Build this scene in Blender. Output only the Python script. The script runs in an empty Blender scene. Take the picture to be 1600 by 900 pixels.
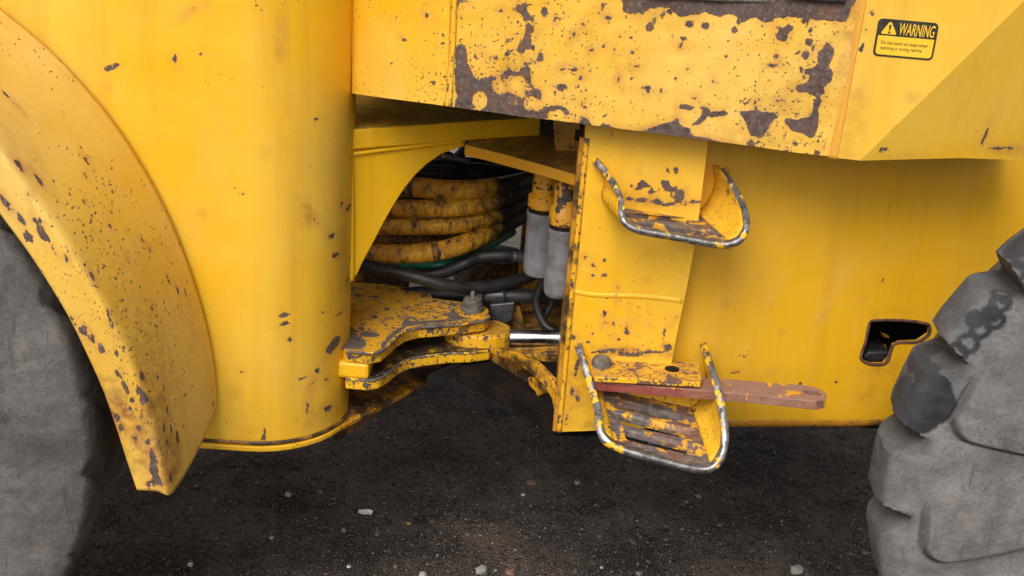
import bpy, bmesh, math, random
import numpy as np
from mathutils import Vector, Matrix
from mathutils.geometry import delaunay_2d_cdt, tessellate_polygon
from mathutils import noise as mnoise

R = math.radians
rng = np.random.default_rng(7)
random.seed(7)
scene = bpy.context.scene
col = scene.collection

# ------------------------------------------------------------------ camera
FPX = 1885.0                       # focal length in photo pixels (1600 wide)
CAM = Vector((0.0, -2.44, 1.90))
PITCH, ROLL = R(20.0), R(4.2)
FWD = Vector((0, math.cos(PITCH), -math.sin(PITCH)))
_up = Vector((0, math.sin(PITCH), math.cos(PITCH)))
_rt = Vector((1, 0, 0))
UP = _up * math.cos(ROLL) - _rt * math.sin(ROLL)
RT = _rt * math.cos(ROLL) + _up * math.sin(ROLL)
cam_data = bpy.data.cameras.new('camera')
cam_data.sensor_width = 36.0
cam_data.lens = FPX / 1600 * 36.0
cam_data.clip_start = 0.05
cam_data.clip_end = 600
cam = bpy.data.objects.new('camera', cam_data)
col.objects.link(cam)
m = Matrix.Identity(4)
for i in range(3):
    m[i][0] = RT[i]; m[i][1] = UP[i]; m[i][2] = -FWD[i]; m[i][3] = CAM[i]
cam.matrix_world = m
scene.camera = cam

# ------------------------------------------------------------------ light
SUN_EL, SUN_AZ = 45.0, 200.0        # azimuth: clockwise from +Y (seen from above)
world = bpy.data.worlds.new('World')
scene.world = world
world.use_nodes = True
wn = world.node_tree
for n in list(wn.nodes): wn.nodes.remove(n)
w_out = wn.nodes.new('ShaderNodeOutputWorld')
w_bg = wn.nodes.new('ShaderNodeBackground')
w_sky = wn.nodes.new('ShaderNodeTexSky')
w_sky.sky_type = 'NISHITA'
w_sky.sun_disc = False
w_sky.sun_elevation = R(SUN_EL)
w_sky.sun_rotation = R(SUN_AZ)
w_sky.air_density = 1.0
w_sky.dust_density = 4.0
w_sky.ozone_density = 1.0
w_hsv = wn.nodes.new('ShaderNodeHueSaturation')
w_hsv.inputs['Saturation'].default_value = 0.22      # veiled, milky sky
wn.links.new(w_sky.outputs[0], w_hsv.inputs['Color'])
wn.links.new(w_hsv.outputs[0], w_bg.inputs['Color'])
w_bg.inputs['Strength'].default_value = 0.15
wn.links.new(w_bg.outputs[0], w_out.inputs['Surface'])

sun_data = bpy.data.lights.new('sun', 'SUN')
sun_data.energy = 1.5
sun_data.angle = R(32)
sun_data.color = (1.0, 0.955, 0.89)
sun = bpy.data.objects.new('sun', sun_data)
col.objects.link(sun)
_az, _el = R(SUN_AZ), R(SUN_EL)
_sd = Vector((math.sin(_az) * math.cos(_el), math.cos(_az) * math.cos(_el), math.sin(_el)))
sun.rotation_euler = _sd.to_track_quat('Z', 'Y').to_euler()

scene.view_settings.view_transform = 'Standard'
scene.view_settings.look = 'None'
scene.view_settings.exposure = 0.28
scene.view_settings.gamma = 1.0
scene.view_settings.use_curve_mapping = False
scene.render.engine = 'CYCLES'
scene.cycles.max_bounces = 5
scene.cycles.use_adaptive_sampling = True
scene.cycles.adaptive_threshold = 0.02

# ------------------------------------------------------------------ measuring helpers
def ray(px, py):
    return FWD * FPX + RT * (px - 800.0) + UP * (450.0 - py)
def P(px, py, Y):                   # the point of the upright plane at depth Y that the photo shows at this pixel
    d = ray(px, py); t = (Y - CAM.y) / d.y
    return CAM + d * t
def PZ(px, py, Z):                  # the same on a level plane
    d = ray(px, py); t = (Z - CAM.z) / d.z
    return CAM + d * t
def PL(px, py, p0, n):              # the same on any plane
    d = ray(px, py); t = (p0 - CAM).dot(n) / d.dot(n)
    return CAM + d * t
def proj(v):
    q = Vector(v) - CAM
    w = q.dot(FWD)
    return 800 + FPX * q.dot(RT) / w, 450 - FPX * q.dot(UP) / w

# ------------------------------------------------------------------ materials
class NT:
    def __init__(self, name):
        self.mat = bpy.data.materials.new(name)
        self.mat.use_nodes = True
        self.t = self.mat.node_tree
        self.b = self.t.nodes['Principled BSDF']
        self.co = self.t.nodes.new('ShaderNodeTexCoord').outputs['Object']
    def put(self, sock, v):
        if hasattr(v, 'is_linked') or isinstance(v, bpy.types.NodeSocket):
            self.t.links.new(v, sock)
        elif v is not None:
            if isinstance(v, (tuple, list)) and len(v) == 3 and sock.type == 'RGBA': v = (*v, 1)
            sock.default_value = v
    def noise(self, scale, detail=3, rough=0.55, vec=None, dist=0.0):
        n = self.t.nodes.new('ShaderNodeTexNoise')
        n.inputs['Scale'].default_value = scale
        n.inputs['Detail'].default_value = detail
        n.inputs['Roughness'].default_value = rough
        n.inputs['Distortion'].default_value = dist
        self.put(n.inputs['Vector'], vec or self.co)
        return n.outputs['Fac']
    def voro(self, scale, vec=None, feature='F1', out='Distance', rnd=1.0):
        n = self.t.nodes.new('ShaderNodeTexVoronoi')
        n.feature = feature
        n.inputs['Scale'].default_value = scale
        n.inputs['Randomness'].default_value = rnd
        self.put(n.inputs['Vector'], vec or self.co)
        return n.outputs[out]
    def map(self, scale, rot=(0, 0, 0), loc=(0, 0, 0)):
        n = self.t.nodes.new('ShaderNodeMapping')
        n.inputs['Scale'].default_value = scale
        n.inputs['Rotation'].default_value = rot
        n.inputs['Location'].default_value = loc
        self.put(n.inputs['Vector'], self.co)
        return n.outputs[0]
    def math(self, op, a, b=0.0, clamp=False):
        n = self.t.nodes.new('ShaderNodeMath')
        n.operation = op; n.use_clamp = clamp
        self.put(n.inputs[0], a); self.put(n.inputs[1], b)
        return n.outputs[0]
    def rng(self, v, a, b, c=0.0, d=1.0):
        n = self.t.nodes.new('ShaderNodeMapRange')
        self.put(n.inputs['Value'], v)
        for k, x in zip(('From Min', 'From Max', 'To Min', 'To Max'), (a, b, c, d)):
            self.put(n.inputs[k], x)
        return n.outputs['Result']
    def mix(self, f, a, b, mode='MIX'):
        n = self.t.nodes.new('ShaderNodeMix')
        n.data_type = 'RGBA'; n.blend_type = mode
        self.put(n.inputs['Factor'], f)
        self.put(n.inputs['A'] if False else n.inputs[6], a)
        self.put(n.inputs[7], b)
        return n.outputs[2]
    def attr(self, name, out='Fac'):
        n = self.t.nodes.new('ShaderNodeAttribute')
        n.attribute_name = name
        return n.outputs[out]
    def bump(self, h, strength=1.0, dist=0.001, normal=None):
        n = self.t.nodes.new('ShaderNodeBump')
        n.inputs['Strength'].default_value = strength
        n.inputs['Distance'].default_value = dist
        self.put(n.inputs['Height'], h)
        if normal is not None: self.put(n.inputs['Normal'], normal)
        return n.outputs[0]
    def done(self, color, rough=0.5, metal=0.0, normal=None, spec=0.5, coat=None):
        self.put(self.b.inputs['Base Color'], color)
        self.put(self.b.inputs['Roughness'], rough)
        self.put(self.b.inputs['Metallic'], metal)
        self.b.inputs['Specular IOR Level'].default_value = spec
        if normal is not None: self.put(self.b.inputs['Normal'], normal)
        return self.mat

YEL = (0.775, 0.410, 0.006)
PALE = (0.785, 0.49, 0.070)
def paint(name, base=YEL, pale=PALE, fade=0.6, chip=0.74, speck=0.76, grime=0.0, halo=0.5,
          chipscale=42, stretch=None, chipcol=((0.052, 0.031, 0.024), (0.118, 0.078, 0.064)), rough=0.42, gspread=0.12, dust=0.0, dustcol=(0.19, 0.125, 0.06), dcov=0.35):
    n = NT(name)
    f1 = n.rng(n.noise(1.7, 4, 0.6), 0.38, 0.66)
    c = n.mix(n.math('MULTIPLY', f1, fade), base, pale)
    st = n.rng(n.noise(1.0, 5, 0.62, n.map((16, 16, 1.1))), 0.5, 0.78)
    c = n.mix(n.math('MULTIPLY', st, 0.45), c, (0.55, 0.255, 0.008))
    fine = n.rng(n.noise(520, 2, 0.6), 0.56, 0.72)
    c = n.mix(n.math('MULTIPLY', fine, 0.16), c, (0.45, 0.2, 0.02))
    # thin run-down scratches and a film of dust
    sr = n.rng(n.noise(1.0, 3, 0.6, n.map((230, 230, 6), (0.0, 0.12, 0.0))), 0.635, 0.70)
    sr = n.math('MULTIPLY', sr, n.rng(n.noise(4, 3), 0.45, 0.62))
    c = n.mix(n.math('MULTIPLY', sr, 0.38), c, (0.40, 0.20, 0.035))
    # scuffs: pale sanded smears
    sc = n.rng(n.noise(7, 7, 0.78, n.map((1, 1, 0.5), (0.3, 0.5, 0.2))), 0.50, 0.68)
    c = n.mix(n.math('MULTIPLY', sc, 0.26), c, (0.64, 0.40, 0.10))
    # chips: traced patches (attribute, signed distance in metres) and random ones
    warp = n.math('SUBTRACT', n.noise(85, 4, 0.65), 0.48)
    sdf = n.math('ADD', n.math('SUBTRACT', n.attr('chip'), 0.05), n.math('MULTIPLY', warp, 0.013))
    m1 = n.rng(sdf, -0.0005, 0.0005)
    vec = n.map(stretch) if stretch else None
    dens = n.math('SUBTRACT', n.noise(2.6, 3), 0.5)
    v = n.noise(chipscale, 4, 0.6, vec)
    thr = n.math('SUBTRACT', chip, n.math('MULTIPLY', dens, 0.30))
    d2 = n.math('SUBTRACT', v, thr)
    m2 = n.rng(d2, 0.0, 0.010)
    v3 = n.noise(chipscale * 3.6, 3, 0.55, vec)
    thr3 = n.math('SUBTRACT', speck, n.math('MULTIPLY', dens, 0.35))
    d3 = n.math('SUBTRACT', v3, thr3)
    m3 = n.rng(d3, 0.0, 0.014)
    mask = n.math('MAXIMUM', n.math('MAXIMUM', m1, m2), m3)
    hn = n.rng(n.noise(11, 4, 0.6), 0.42, 0.66)
    hl = n.math('MAXIMUM', n.rng(sdf, -0.014, 0.0), n.math('MULTIPLY', n.rng(d2, -0.022, 0.0), 0.6))
    hl = n.math('MULTIPLY', n.math('MULTIPLY', hl, hn), halo)
    c = n.mix(hl, c, (0.50, 0.20, 0.055))
    # traced rust/dirt stains
    stn = n.math('SUBTRACT', n.attr('stain'), 0.0)
    stn = n.math('MULTIPLY', stn, n.rng(n.noise(38, 6, 0.7), 0.34, 0.62))
    c = n.mix(stn, c, (0.23, 0.085, 0.028))
    if dust > 0:
        g = n.t.nodes.new('ShaderNodeNewGeometry')
        s = n.t.nodes.new('ShaderNodeSeparateXYZ'); n.t.links.new(g.outputs['Normal'], s.inputs[0])
        dm = n.math('MULTIPLY', n.rng(s.outputs['Z'], 0.4, 0.9), n.rng(n.noise(30, 6, 0.7), dcov, dcov + 0.25))
        c = n.mix(n.math('MULTIPLY', dm, dust), c, dustcol)
    if grime > 0:
        gn = n.noise(13, 7, 0.68)
        gm = n.rng(gn, 0.62 - grime * 0.3, 0.62 - grime * 0.3 + gspread)
        gm = n.math('MULTIPLY', gm, 0.93)
        c = n.mix(gm, c, (0.020, 0.013, 0.009))
    cn = n.noise(90, 5, 0.65)
    cc = n.mix(n.rng(cn, 0.35, 0.65), chipcol[0], chipcol[1])
    cc = n.mix(n.math('MULTIPLY', n.rng(n.noise(24, 5, 0.7), 0.48, 0.64), 0.65), cc, (0.17, 0.075, 0.035))
    cc = n.mix(n.math('MULTIPLY', n.rng(n.noise(150, 4, 0.7), 0.56, 0.66), 0.6), cc, (0.26, 0.20, 0.17))
    c = n.mix(mask, c, cc)
    ro = n.math('ADD', n.rng(n.noise(9, 4), 0.3, 0.7, rough - 0.06, rough + 0.12), n.math('MULTIPLY', mask, 0.28))
    h = n.math('ADD', n.math('SUBTRACT', 1.0, mask), n.math('MULTIPLY', n.noise(260, 3, 0.5), 0.22))
    h = n.math('ADD', h, n.math('MULTIPLY', n.noise(22, 3, 0.5), 0.7))
    return n.done(c, ro, 0.0, n.bump(h, 0.8, 0.0010))

M = {}
M['tank'] = paint('yellow_paint_smooth', chip=0.79, speck=0.735, fade=0.75, rough=0.33)
M['hood'] = paint('yellow_paint_chipped', chip=0.685, speck=0.645, fade=1.0, halo=0.7, rough=0.42, pale=(0.79, 0.485, 0.09))
M['panel'] = paint('yellow_paint_plain', chip=0.79, speck=0.80, fade=0.9, rough=0.42)
M['rear'] = paint('yellow_paint_rear', base=(0.72, 0.375, 0.007), chip=0.79, speck=0.79, fade=0.25, rough=0.46)
M['bracket'] = paint('yellow_paint_bracket', chip=0.755, speck=0.70, fade=0.45, halo=0.5)
M['guard'] = paint('yellow_paint_mudguard', base=(0.74, 0.415, 0.028), pale=(0.78, 0.51, 0.13), chip=0.78, speck=0.685, fade=1.0, chipscale=40,
                   stretch=(1.5, 0.6, 0.75), halo=0.7, rough=0.5)
M['hitch'] = paint('yellow_paint_hitch', fade=0.2, chip=0.61, speck=0.61, grime=0.22, halo=0.4, dust=0.35, chipscale=36, base=(0.74, 0.37, 0.010), chipcol=((0.03, 0.02, 0.016), (0.11, 0.085, 0.075)))
M['hitch_low'] = paint('yellow_paint_hitch_dark_top', fade=0.1, chip=0.61, speck=0.62, grime=0.15, halo=0.4, dust=1.0, dustcol=(0.030, 0.018, 0.012), dcov=0.22, chipscale=36, chipcol=((0.03, 0.02, 0.016), (0.11, 0.085, 0.075)))  # upward faces turn black-brown
M['lip'] = paint('yellow_paint_lip', fade=0.2, chip=0.70, speck=0.68, grime=0.0, halo=0.7, chipcol=((0.03, 0.02, 0.016), (0.09, 0.06, 0.05)))
M['hitch_top'] = paint('yellow_paint_hitch_top', fade=0.1, chip=0.635, speck=0.60, grime=0.10, halo=0.5, dust=0.25, chipscale=30, base=(0.72, 0.35, 0.010), chipcol=((0.045, 0.034, 0.030), (0.14, 0.12, 0.115)))
M['worn_edge'] = paint('yellow_paint_worn_edge', fade=0.1, chip=0.47, speck=0.55, grime=0.1, halo=0.5, chipscale=26, chipcol=((0.035, 0.026, 0.024), (0.15, 0.13, 0.125)))
M['inner'] = paint('yellow_paint_brightened', base=(0.86, 0.47, 0.006), fade=0.0, chip=0.78, speck=0.75, rough=0.45)  # base brightened to make up for the shade under the hood
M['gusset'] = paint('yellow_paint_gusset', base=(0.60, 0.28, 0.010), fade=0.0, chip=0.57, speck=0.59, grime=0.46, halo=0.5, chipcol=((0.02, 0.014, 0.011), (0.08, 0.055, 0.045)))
M['worn'] = paint('yellow_paint_worn', fade=0.3, chip=0.60, speck=0.62, grime=0.0, halo=1.0, dust=0.85, dustcol=(0.36, 0.16, 0.06), chipscale=30, chipcol=((0.09, 0.04, 0.028), (0.18, 0.10, 0.08)))
M['step'] = paint('yellow_paint_step', fade=0.35, chip=0.645, speck=0.635, grime=0.0, halo=1.0, dust=0.15, chipscale=44)
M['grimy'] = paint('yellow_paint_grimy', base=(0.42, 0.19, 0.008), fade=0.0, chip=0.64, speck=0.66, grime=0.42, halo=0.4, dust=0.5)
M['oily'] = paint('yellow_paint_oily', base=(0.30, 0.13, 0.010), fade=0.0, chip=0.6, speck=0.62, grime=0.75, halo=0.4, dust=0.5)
M['shelf'] = paint('yellow_paint_shelf', base=(0.60, 0.28, 0.010), fade=0.0, chip=0.72, speck=0.70, grime=0.1, dust=0.85)

def simple(name, c1, c2, scale=20, rough=0.6, metal=0.0, bump=0.3, bscale=120, bd=0.001, detail=5, spec=0.5):
    n = NT(name)
    f = n.rng(n.noise(scale, detail, 0.65), 0.35, 0.65)
    c = n.mix(f, c1, c2)
    r = n.rng(n.noise(scale * 2, 3), 0.3, 0.7, rough - 0.08, rough + 0.1)
    return n.done(c, r, metal, n.bump(n.noise(bscale, 4, 0.6), bump, bd), spec=spec)
M['black'] = simple('black_rubber', (0.010, 0.010, 0.011), (0.026, 0.024, 0.023), 14, 0.48)
M['dark'] = simple('oily_shade_black', (0.006, 0.005, 0.004), (0.022, 0.014, 0.009), 12, 0.78, 0.0, 0.6, 60, 0.003, spec=0.15)  # oily steel, and a black standing in for shade in openings
M['tar'] = simple('black_greasy_edge', (0.004, 0.004, 0.004), (0.016, 0.010, 0.007), 16, 0.85, 0.0, 0.6, 60, 0.003, spec=0.12)
M['green'] = simple('green_sleeve', (0.006, 0.13, 0.06), (0.015, 0.2, 0.10), 16, 0.4)
M['steel'] = simple('dull_steel', (0.10, 0.095, 0.09), (0.24, 0.225, 0.21), 40, 0.5, 0.6)
M['boltsteel'] = simple('dirty_bolt_steel', (0.09, 0.075, 0.06), (0.22, 0.20, 0.17), 60, 0.6, 0.3, 0.8, 160, 0.0015)
M['filter'] = simple('grey_filter_paint', (0.14, 0.14, 0.15), (0.25, 0.25, 0.265), 26, 0.42, 0.0, 0.3, 60, 0.001)
M['fitting'] = simple('grey_hose_fitting', (0.05, 0.05, 0.055), (0.11, 0.11, 0.115), 20, 0.35, 0.4)
M['chrome'] = simple('chrome_rod', (0.62, 0.64, 0.66), (0.72, 0.73, 0.75), 8, 0.27, 1.0, 0.05, 200, 0.0002)
def rim_mat():
    n = NT('worn_steel_rim')
    c = n.mix(n.rng(n.noise(70, 5, 0.6), 0.35, 0.65), (0.15, 0.14, 0.135), (0.38, 0.37, 0.36))
    p = n.rng(n.noise(26, 5, 0.65), 0.555, 0.58)
    d = n.rng(n.noise(33, 5, 0.65), 0.56, 0.60)
    c = n.mix(d, c, (0.07, 0.05, 0.045))
    c = n.mix(p, c, YEL)
    pd = n.math('MAXIMUM', p, d)
    met = n.math('SUBTRACT', 0.85, n.math('MULTIPLY', pd, 0.85))
    ro = n.math('ADD', 0.38, n.math('MULTIPLY', pd, 0.2))
    return n.done(c, ro, met, n.bump(n.noise(90, 4), 0.4, 0.0012))
M['rim'] = rim_mat()
def tread_mat():
    n = NT('worn_step_tread')
    c = n.mix(n.rng(n.noise(60, 5, 0.6), 0.35, 0.65), (0.10, 0.075, 0.07), (0.25, 0.21, 0.195))
    p = n.rng(n.noise(30, 6, 0.65), 0.545, 0.57)
    c = n.mix(n.math('MULTIPLY', n.rng(n.noise(15, 5, 0.6), 0.45, 0.6), 0.6), c, (0.27, 0.115, 0.045))
    c = n.mix(p, c, (0.66, 0.32, 0.02))
    return n.done(c, 0.55, n.math('SUBTRACT', 0.35, n.math('MULTIPLY', p, 0.35)), n.bump(n.math('ADD', n.noise(120, 4), p), 0.6, 0.001))
M['tread'] = tread_mat()
def red_mat():
    n = NT('faded_red_bar_paint')
    sp = n.t.nodes.new('ShaderNodeSeparateXYZ'); n.t.links.new(n.co, sp.inputs[0])
    lf = n.rng(n.math('ADD', sp.outputs['X'], n.math('MULTIPLY', n.noise(14, 5, 0.7), 0.25)), 0.46, 0.60)
    c = n.mix(lf, n.mix(n.rng(n.noise(12, 5, 0.6), 0.4, 0.62), (0.20, 0.022, 0.014), (0.25, 0.06, 0.04)), n.mix(n.rng(n.noise(30, 6, 0.7), 0.4, 0.6), (0.19, 0.075, 0.045), (0.30, 0.15, 0.10)))
    g = n.t.nodes.new('ShaderNodeNewGeometry')
    s = n.t.nodes.new('ShaderNodeSeparateXYZ'); n.t.links.new(g.outputs['Normal'], s.inputs[0])
    c = n.mix(n.math('MULTIPLY', n.rng(s.outputs['Z'], 0.4, 0.9), n.rng(n.noise(25, 5), 0.25, 0.55, 0.2, 0.75)), c, (0.30, 0.17, 0.125))
    p = n.rng(n.noise(24, 5, 0.6), 0.61, 0.63)
    c = n.mix(n.math('MULTIPLY', n.rng(n.noise(300, 3), 0.5, 0.65), 0.5), c, (0.34, 0.2, 0.15))
    c = n.mix(p, c, (0.66, 0.30, 0.02))
    return n.done(c, 0.6, 0.0, n.bump(n.noise(150, 4), 0.5, 0.001))
M['red'] = red_mat()
def hose_mat(name, cover, base=(0.80, 0.41, 0.014)):
    n = NT(name)
    c = n.mix(n.rng(n.noise(22, 5, 0.6), 0.35, 0.65), base, (base[0] * 0.62, base[1] * 0.52, 0.010))
    crack = n.rng(n.noise(1.0, 5, 0.75, n.map((170, 120, 22)), 1.5), 0.53, 0.60)
    b = n.rng(n.noise(1.0, 7, 0.78, n.map((42, 30, 16))), cover, cover + 0.10)
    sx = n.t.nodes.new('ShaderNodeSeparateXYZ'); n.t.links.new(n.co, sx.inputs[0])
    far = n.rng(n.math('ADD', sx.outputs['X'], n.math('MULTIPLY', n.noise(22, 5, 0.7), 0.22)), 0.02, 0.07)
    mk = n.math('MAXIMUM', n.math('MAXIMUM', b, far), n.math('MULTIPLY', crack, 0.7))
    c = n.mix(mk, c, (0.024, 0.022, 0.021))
    return n.done(c, 0.55, 0.0, n.bump(n.math('SUBTRACT', 1.0, mk), 0.7, 0.0012))
M['hose'] = hose_mat('overpainted_hose', 0.51)
M['hosedark'] = hose_mat('overpainted_hose_dark', 0.46, (0.34, 0.15, 0.012))
def tyre_mat(name, c1, c2):
    n = NT(name)
    c = n.mix(n.rng(n.noise(9, 8, 0.72), 0.34, 0.66), c1, c2)
    c = n.mix(n.math('MULTIPLY', n.rng(n.noise(1, 5, 0.65, n.map((9, 20, 2.2), (0, 0.25, 0))), 0.55, 0.70), 0.5), c, (0.075, 0.075, 0.082))
    c = n.mix(n.math('MULTIPLY', n.rng(n.noise(120, 6, 0.75), 0.50, 0.66), 0.55), c, (0.055, 0.053, 0.052))
    c = n.mix(n.math('MULTIPLY', n.rng(n.noise(16, 5, 0.6), 0.58, 0.72), 0.55), c, (0.23, 0.18, 0.15))
    c = n.mix(n.math('MULTIPLY', n.rng(n.noise(1, 4, 0.7, n.map((60, 40, 5), (0, -0.35, 0))), 0.60, 0.68), 0.5), c, (0.05, 0.048, 0.047))
    sv = n.math('SUBTRACT', n.attr('stain'), 0.05)
    sm = n.rng(n.math('ADD', sv, n.math('MULTIPLY', n.math('SUBTRACT', n.noise(110, 4, 0.6), 0.5), 0.010)), -0.003, 0.0025)
    c = n.mix(n.math('MULTIPLY', sm, n.rng(n.noise(30, 4), 0.3, 0.6, 0.80, 0.97)), c, (0.014, 0.014, 0.017))
    c = n.mix(n.math('MULTIPLY', n.attr('tread'), n.rng(n.noise(14, 5), 0.3, 0.7, 0.35, 0.75)), c, (0.062, 0.062, 0.068))
    cv = n.attr('crack')
    c = n.mix(n.math('MULTIPLY', cv, 0.85), c, (0.050, 0.040, 0.034))
    h = n.math('ADD', n.math('MULTIPLY', n.noise(45, 6, 0.65), 1.0), n.math('MULTIPLY', n.noise(260, 4, 0.6), 0.45))
    return n.done(c, 0.82, 0.0, n.bump(h, 0.9, 0.0035), spec=0.3)
M['tyre'] = tyre_mat('dusty_tyre_rubber', (0.105, 0.10, 0.097), (0.22, 0.21, 0.20))
M['tyre_worn'] = tyre_mat('worn_tyre_rubber', (0.066, 0.062, 0.060), (0.168, 0.152, 0.140))
def ground_mat():
    n = NT('dirt_ground')
    sx = n.t.nodes.new('ShaderNodeSeparateXYZ'); n.t.links.new(n.co, sx.inputs[0])
    c = n.mix(n.rng(n.noise(2.8, 6, 0.66), 0.40, 0.62), (0.030, 0.021, 0.017), (0.125, 0.093, 0.075))
    c = n.mix(n.rng(n.noise(190, 6, 0.78), 0.52, 0.66), c, (0.26, 0.21, 0.165))
    c = n.mix(n.rng(n.noise(48, 6, 0.72), 0.52, 0.64), c, (0.018, 0.013, 0.011))
    c2 = n.mix(n.rng(n.noise(90, 5, 0.7), 0.36, 0.64), (0.10, 0.085, 0.065), (0.40, 0.35, 0.28))
    far = n.rng(n.math('ADD', sx.outputs['Y'], n.math('MULTIPLY', n.noise(1.5, 4), 0.9)), 2.75, 3.15)  # dark ground turns pale beyond the machine
    c = n.mix(far, c, c2)
    h = n.math('ADD', n.noise(60, 8, 0.75), n.math('MULTIPLY', n.voro(150), 0.7))
    return n.done(c, 0.9, 0.0, n.bump(h, 1.0, 0.014), spec=0.2)
M['ground'] = ground_mat()
def stone_mat():
    n = NT('loose_stones')
    a = n.t.nodes.new('ShaderNodeAttribute'); a.attribute_name = 'tone'
    c = n.mix(n.rng(n.noise(90, 4), 0.4, 0.65, 0.0, 0.45), a.outputs['Color'], (0.06, 0.05, 0.042))
    return n.done(c, 0.8, 0.0, n.bump(n.noise(220, 4), 0.6, 0.0015), spec=0.3)
M['stones'] = stone_mat()
def stone_of(name, c1, c2): return simple(name, c1, c2, 60, 0.75, 0.0, 0.7, 140, 0.0015)
def decal_mat():
    n = NT('decal_black')
    c = n.mix(n.rng(n.noise(30, 4), 0.35, 0.65), (0.012, 0.010, 0.012), (0.032, 0.026, 0.022))
    c = n.mix(n.rng(n.noise(230, 5, 0.7), 0.66, 0.70), c, (0.62, 0.36, 0.05))
    return n.done(c, 0.55)
M['decal_black'] = decal_mat()
M['decal_yellow'] = simple('decal_yellow', (0.80, 0.47, 0.01), (0.85, 0.52, 0.03), 30, 0.5, 0, 0.05)
M['paper'] = simple('white_litter', (0.6, 0.62, 0.64), (0.75, 0.76, 0.78), 40, 0.6)

M['rusty'] = paint('yellow_paint_rusted', base=(0.30, 0.12, 0.012), fade=0.0, chip=0.58, speck=0.60, grime=0.62, halo=0.8, chipcol=((0.05, 0.02, 0.012), (0.15, 0.06, 0.03)))
# ------------------------------------------------------------------ mesh helpers
def mesh(name, verts, faces, mat, parent=None, smooth=False, attrs=None):
    me = bpy.data.meshes.new(name)
    me.from_pydata([tuple(v) for v in verts], [], [tuple(f) for f in faces])
    if smooth: me.polygons.foreach_set('use_smooth', [True] * len(me.polygons))
    me.materials.append(M[mat] if isinstance(mat, str) else mat)
    if attrs:
        for k, a in attrs.items():
            at = me.attributes.new(k, 'FLOAT', 'POINT')
            at.data.foreach_set('value', np.asarray(a, dtype=np.float32))
    me.update()
    o = bpy.data.objects.new(name, me)
    col.objects.link(o)
    if parent is not None: o.parent = parent
    return o
def fix_normals(o):
    bm = bmesh.new(); bm.from_mesh(o.data)
    bmesh.ops.recalc_face_normals(bm, faces=bm.faces)
    bm.to_mesh(o.data); bm.free()
    return o
def bevel(o, w, seg=2, ang=35):
    b = o.modifiers.new('bevel', 'BEVEL'); b.width = w; b.segments = seg
    b.limit_method = 'ANGLE'; b.angle_limit = R(ang); b.harden_normals = False
    return o
def prism(name, front, back, mat, parent, bev=0.0, smooth=False, seg=2):
    n = len(front)
    v = list(front) + list(back)
    f = [tuple(range(n)), tuple(range(2 * n - 1, n - 1, -1))]
    f += [(i, n + i, n + (i + 1) % n, (i + 1) % n) for i in range(n)]
    o = fix_normals(mesh(name, v, f, mat, parent, smooth))
    if bev: bevel(o, bev, seg)
    return o
def plateY(name, px, Y, depth, mat, parent, bev=0.003, off=0.0):
    fr = [P(x, y, Y) + Vector((0, off, 0)) for x, y in px]
    return prism(name, fr, [p + Vector((0, depth, 0)) for p in fr], mat, parent, bev)
def plateZ(name, xy, ztop, th, mat, parent, bev=0.003):
    fr = [Vector((p[0], p[1], ztop)) for p in xy]
    return prism(name, fr, [p - Vector((0, 0, th)) for p in fr], mat, parent, bev)
def box(name, lo, hi, mat, parent, bev=0.004):
    x0, y0, z0 = lo; x1, y1, z1 = hi
    fr = [Vector(p) for p in ((x0, y0, z0), (x1, y0, z0), (x1, y0, z1), (x0, y0, z1))]
    return prism(name, fr, [p + Vector((0, y1 - y0, 0)) for p in fr], mat, parent, bev)
def spline(pts, n):
    pts = [Vector(p) for p in pts]
    ext = [pts[0] * 2 - pts[1]] + pts + [pts[-1] * 2 - pts[-2]]
    L = [0.0]
    for a, b in zip(pts, pts[1:]): L.append(L[-1] + (b - a).length)
    out = []
    for k in range(n):
        s = L[-1] * k / (n - 1)
        i = 0
        while i < len(pts) - 2 and s > L[i + 1]: i += 1
        t = (s - L[i]) / max(1e-9, L[i + 1] - L[i])
        p0, p1, p2, p3 = ext[i:i + 4]
        out.append(0.5 * ((2 * p1) + (p2 - p0) * t + (2 * p0 - 5 * p1 + 4 * p2 - p3) * t * t + (3 * p1 - p0 - 3 * p2 + p3) * t ** 3))
    return out
def tube(name, pts, r, mat, parent, n=48, sides=18, straight=False, radii=None, flat=None, caps=True):
    pa = [Vector(p) for p in pts] if straight else spline(pts, n)
    n = len(pa)
    v, f = [], []
    t0 = (pa[1] - pa[0]).normalized()
    ref = Vector((0, 0, 1)) if abs(t0.z) < 0.9 else Vector((1, 0, 0))
    u = (ref - t0 * ref.dot(t0)).normalized()
    for i, p in enumerate(pa):
        t = (pa[min(i + 1, n - 1)] - pa[max(i - 1, 0)]).normalized()
        u = (u - t * u.dot(t)).normalized()
        w = t.cross(u)
        rr = radii[i] if radii else r
        for k in range(sides):
            a = 2 * math.pi * k / sides
            v.append(p + u * (math.cos(a) * rr) + w * (math.sin(a) * rr * (flat or 1.0)))
    for i in range(n - 1):
        for k in range(sides):
            a, b = i * sides + k, i * sides + (k + 1) % sides
            f.append((a, b, b + sides, a + sides))
    if caps:
        f.append(tuple(range(sides - 1, -1, -1)))
        f.append(tuple(range((n - 1) * sides, n * sides)))
    o = mesh(name, v, f, mat, parent, True)
    fix_normals(o)
    for p in o.data.polygons:
        if len(p.vertices) > 4: p.use_smooth = False
    return o
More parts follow.
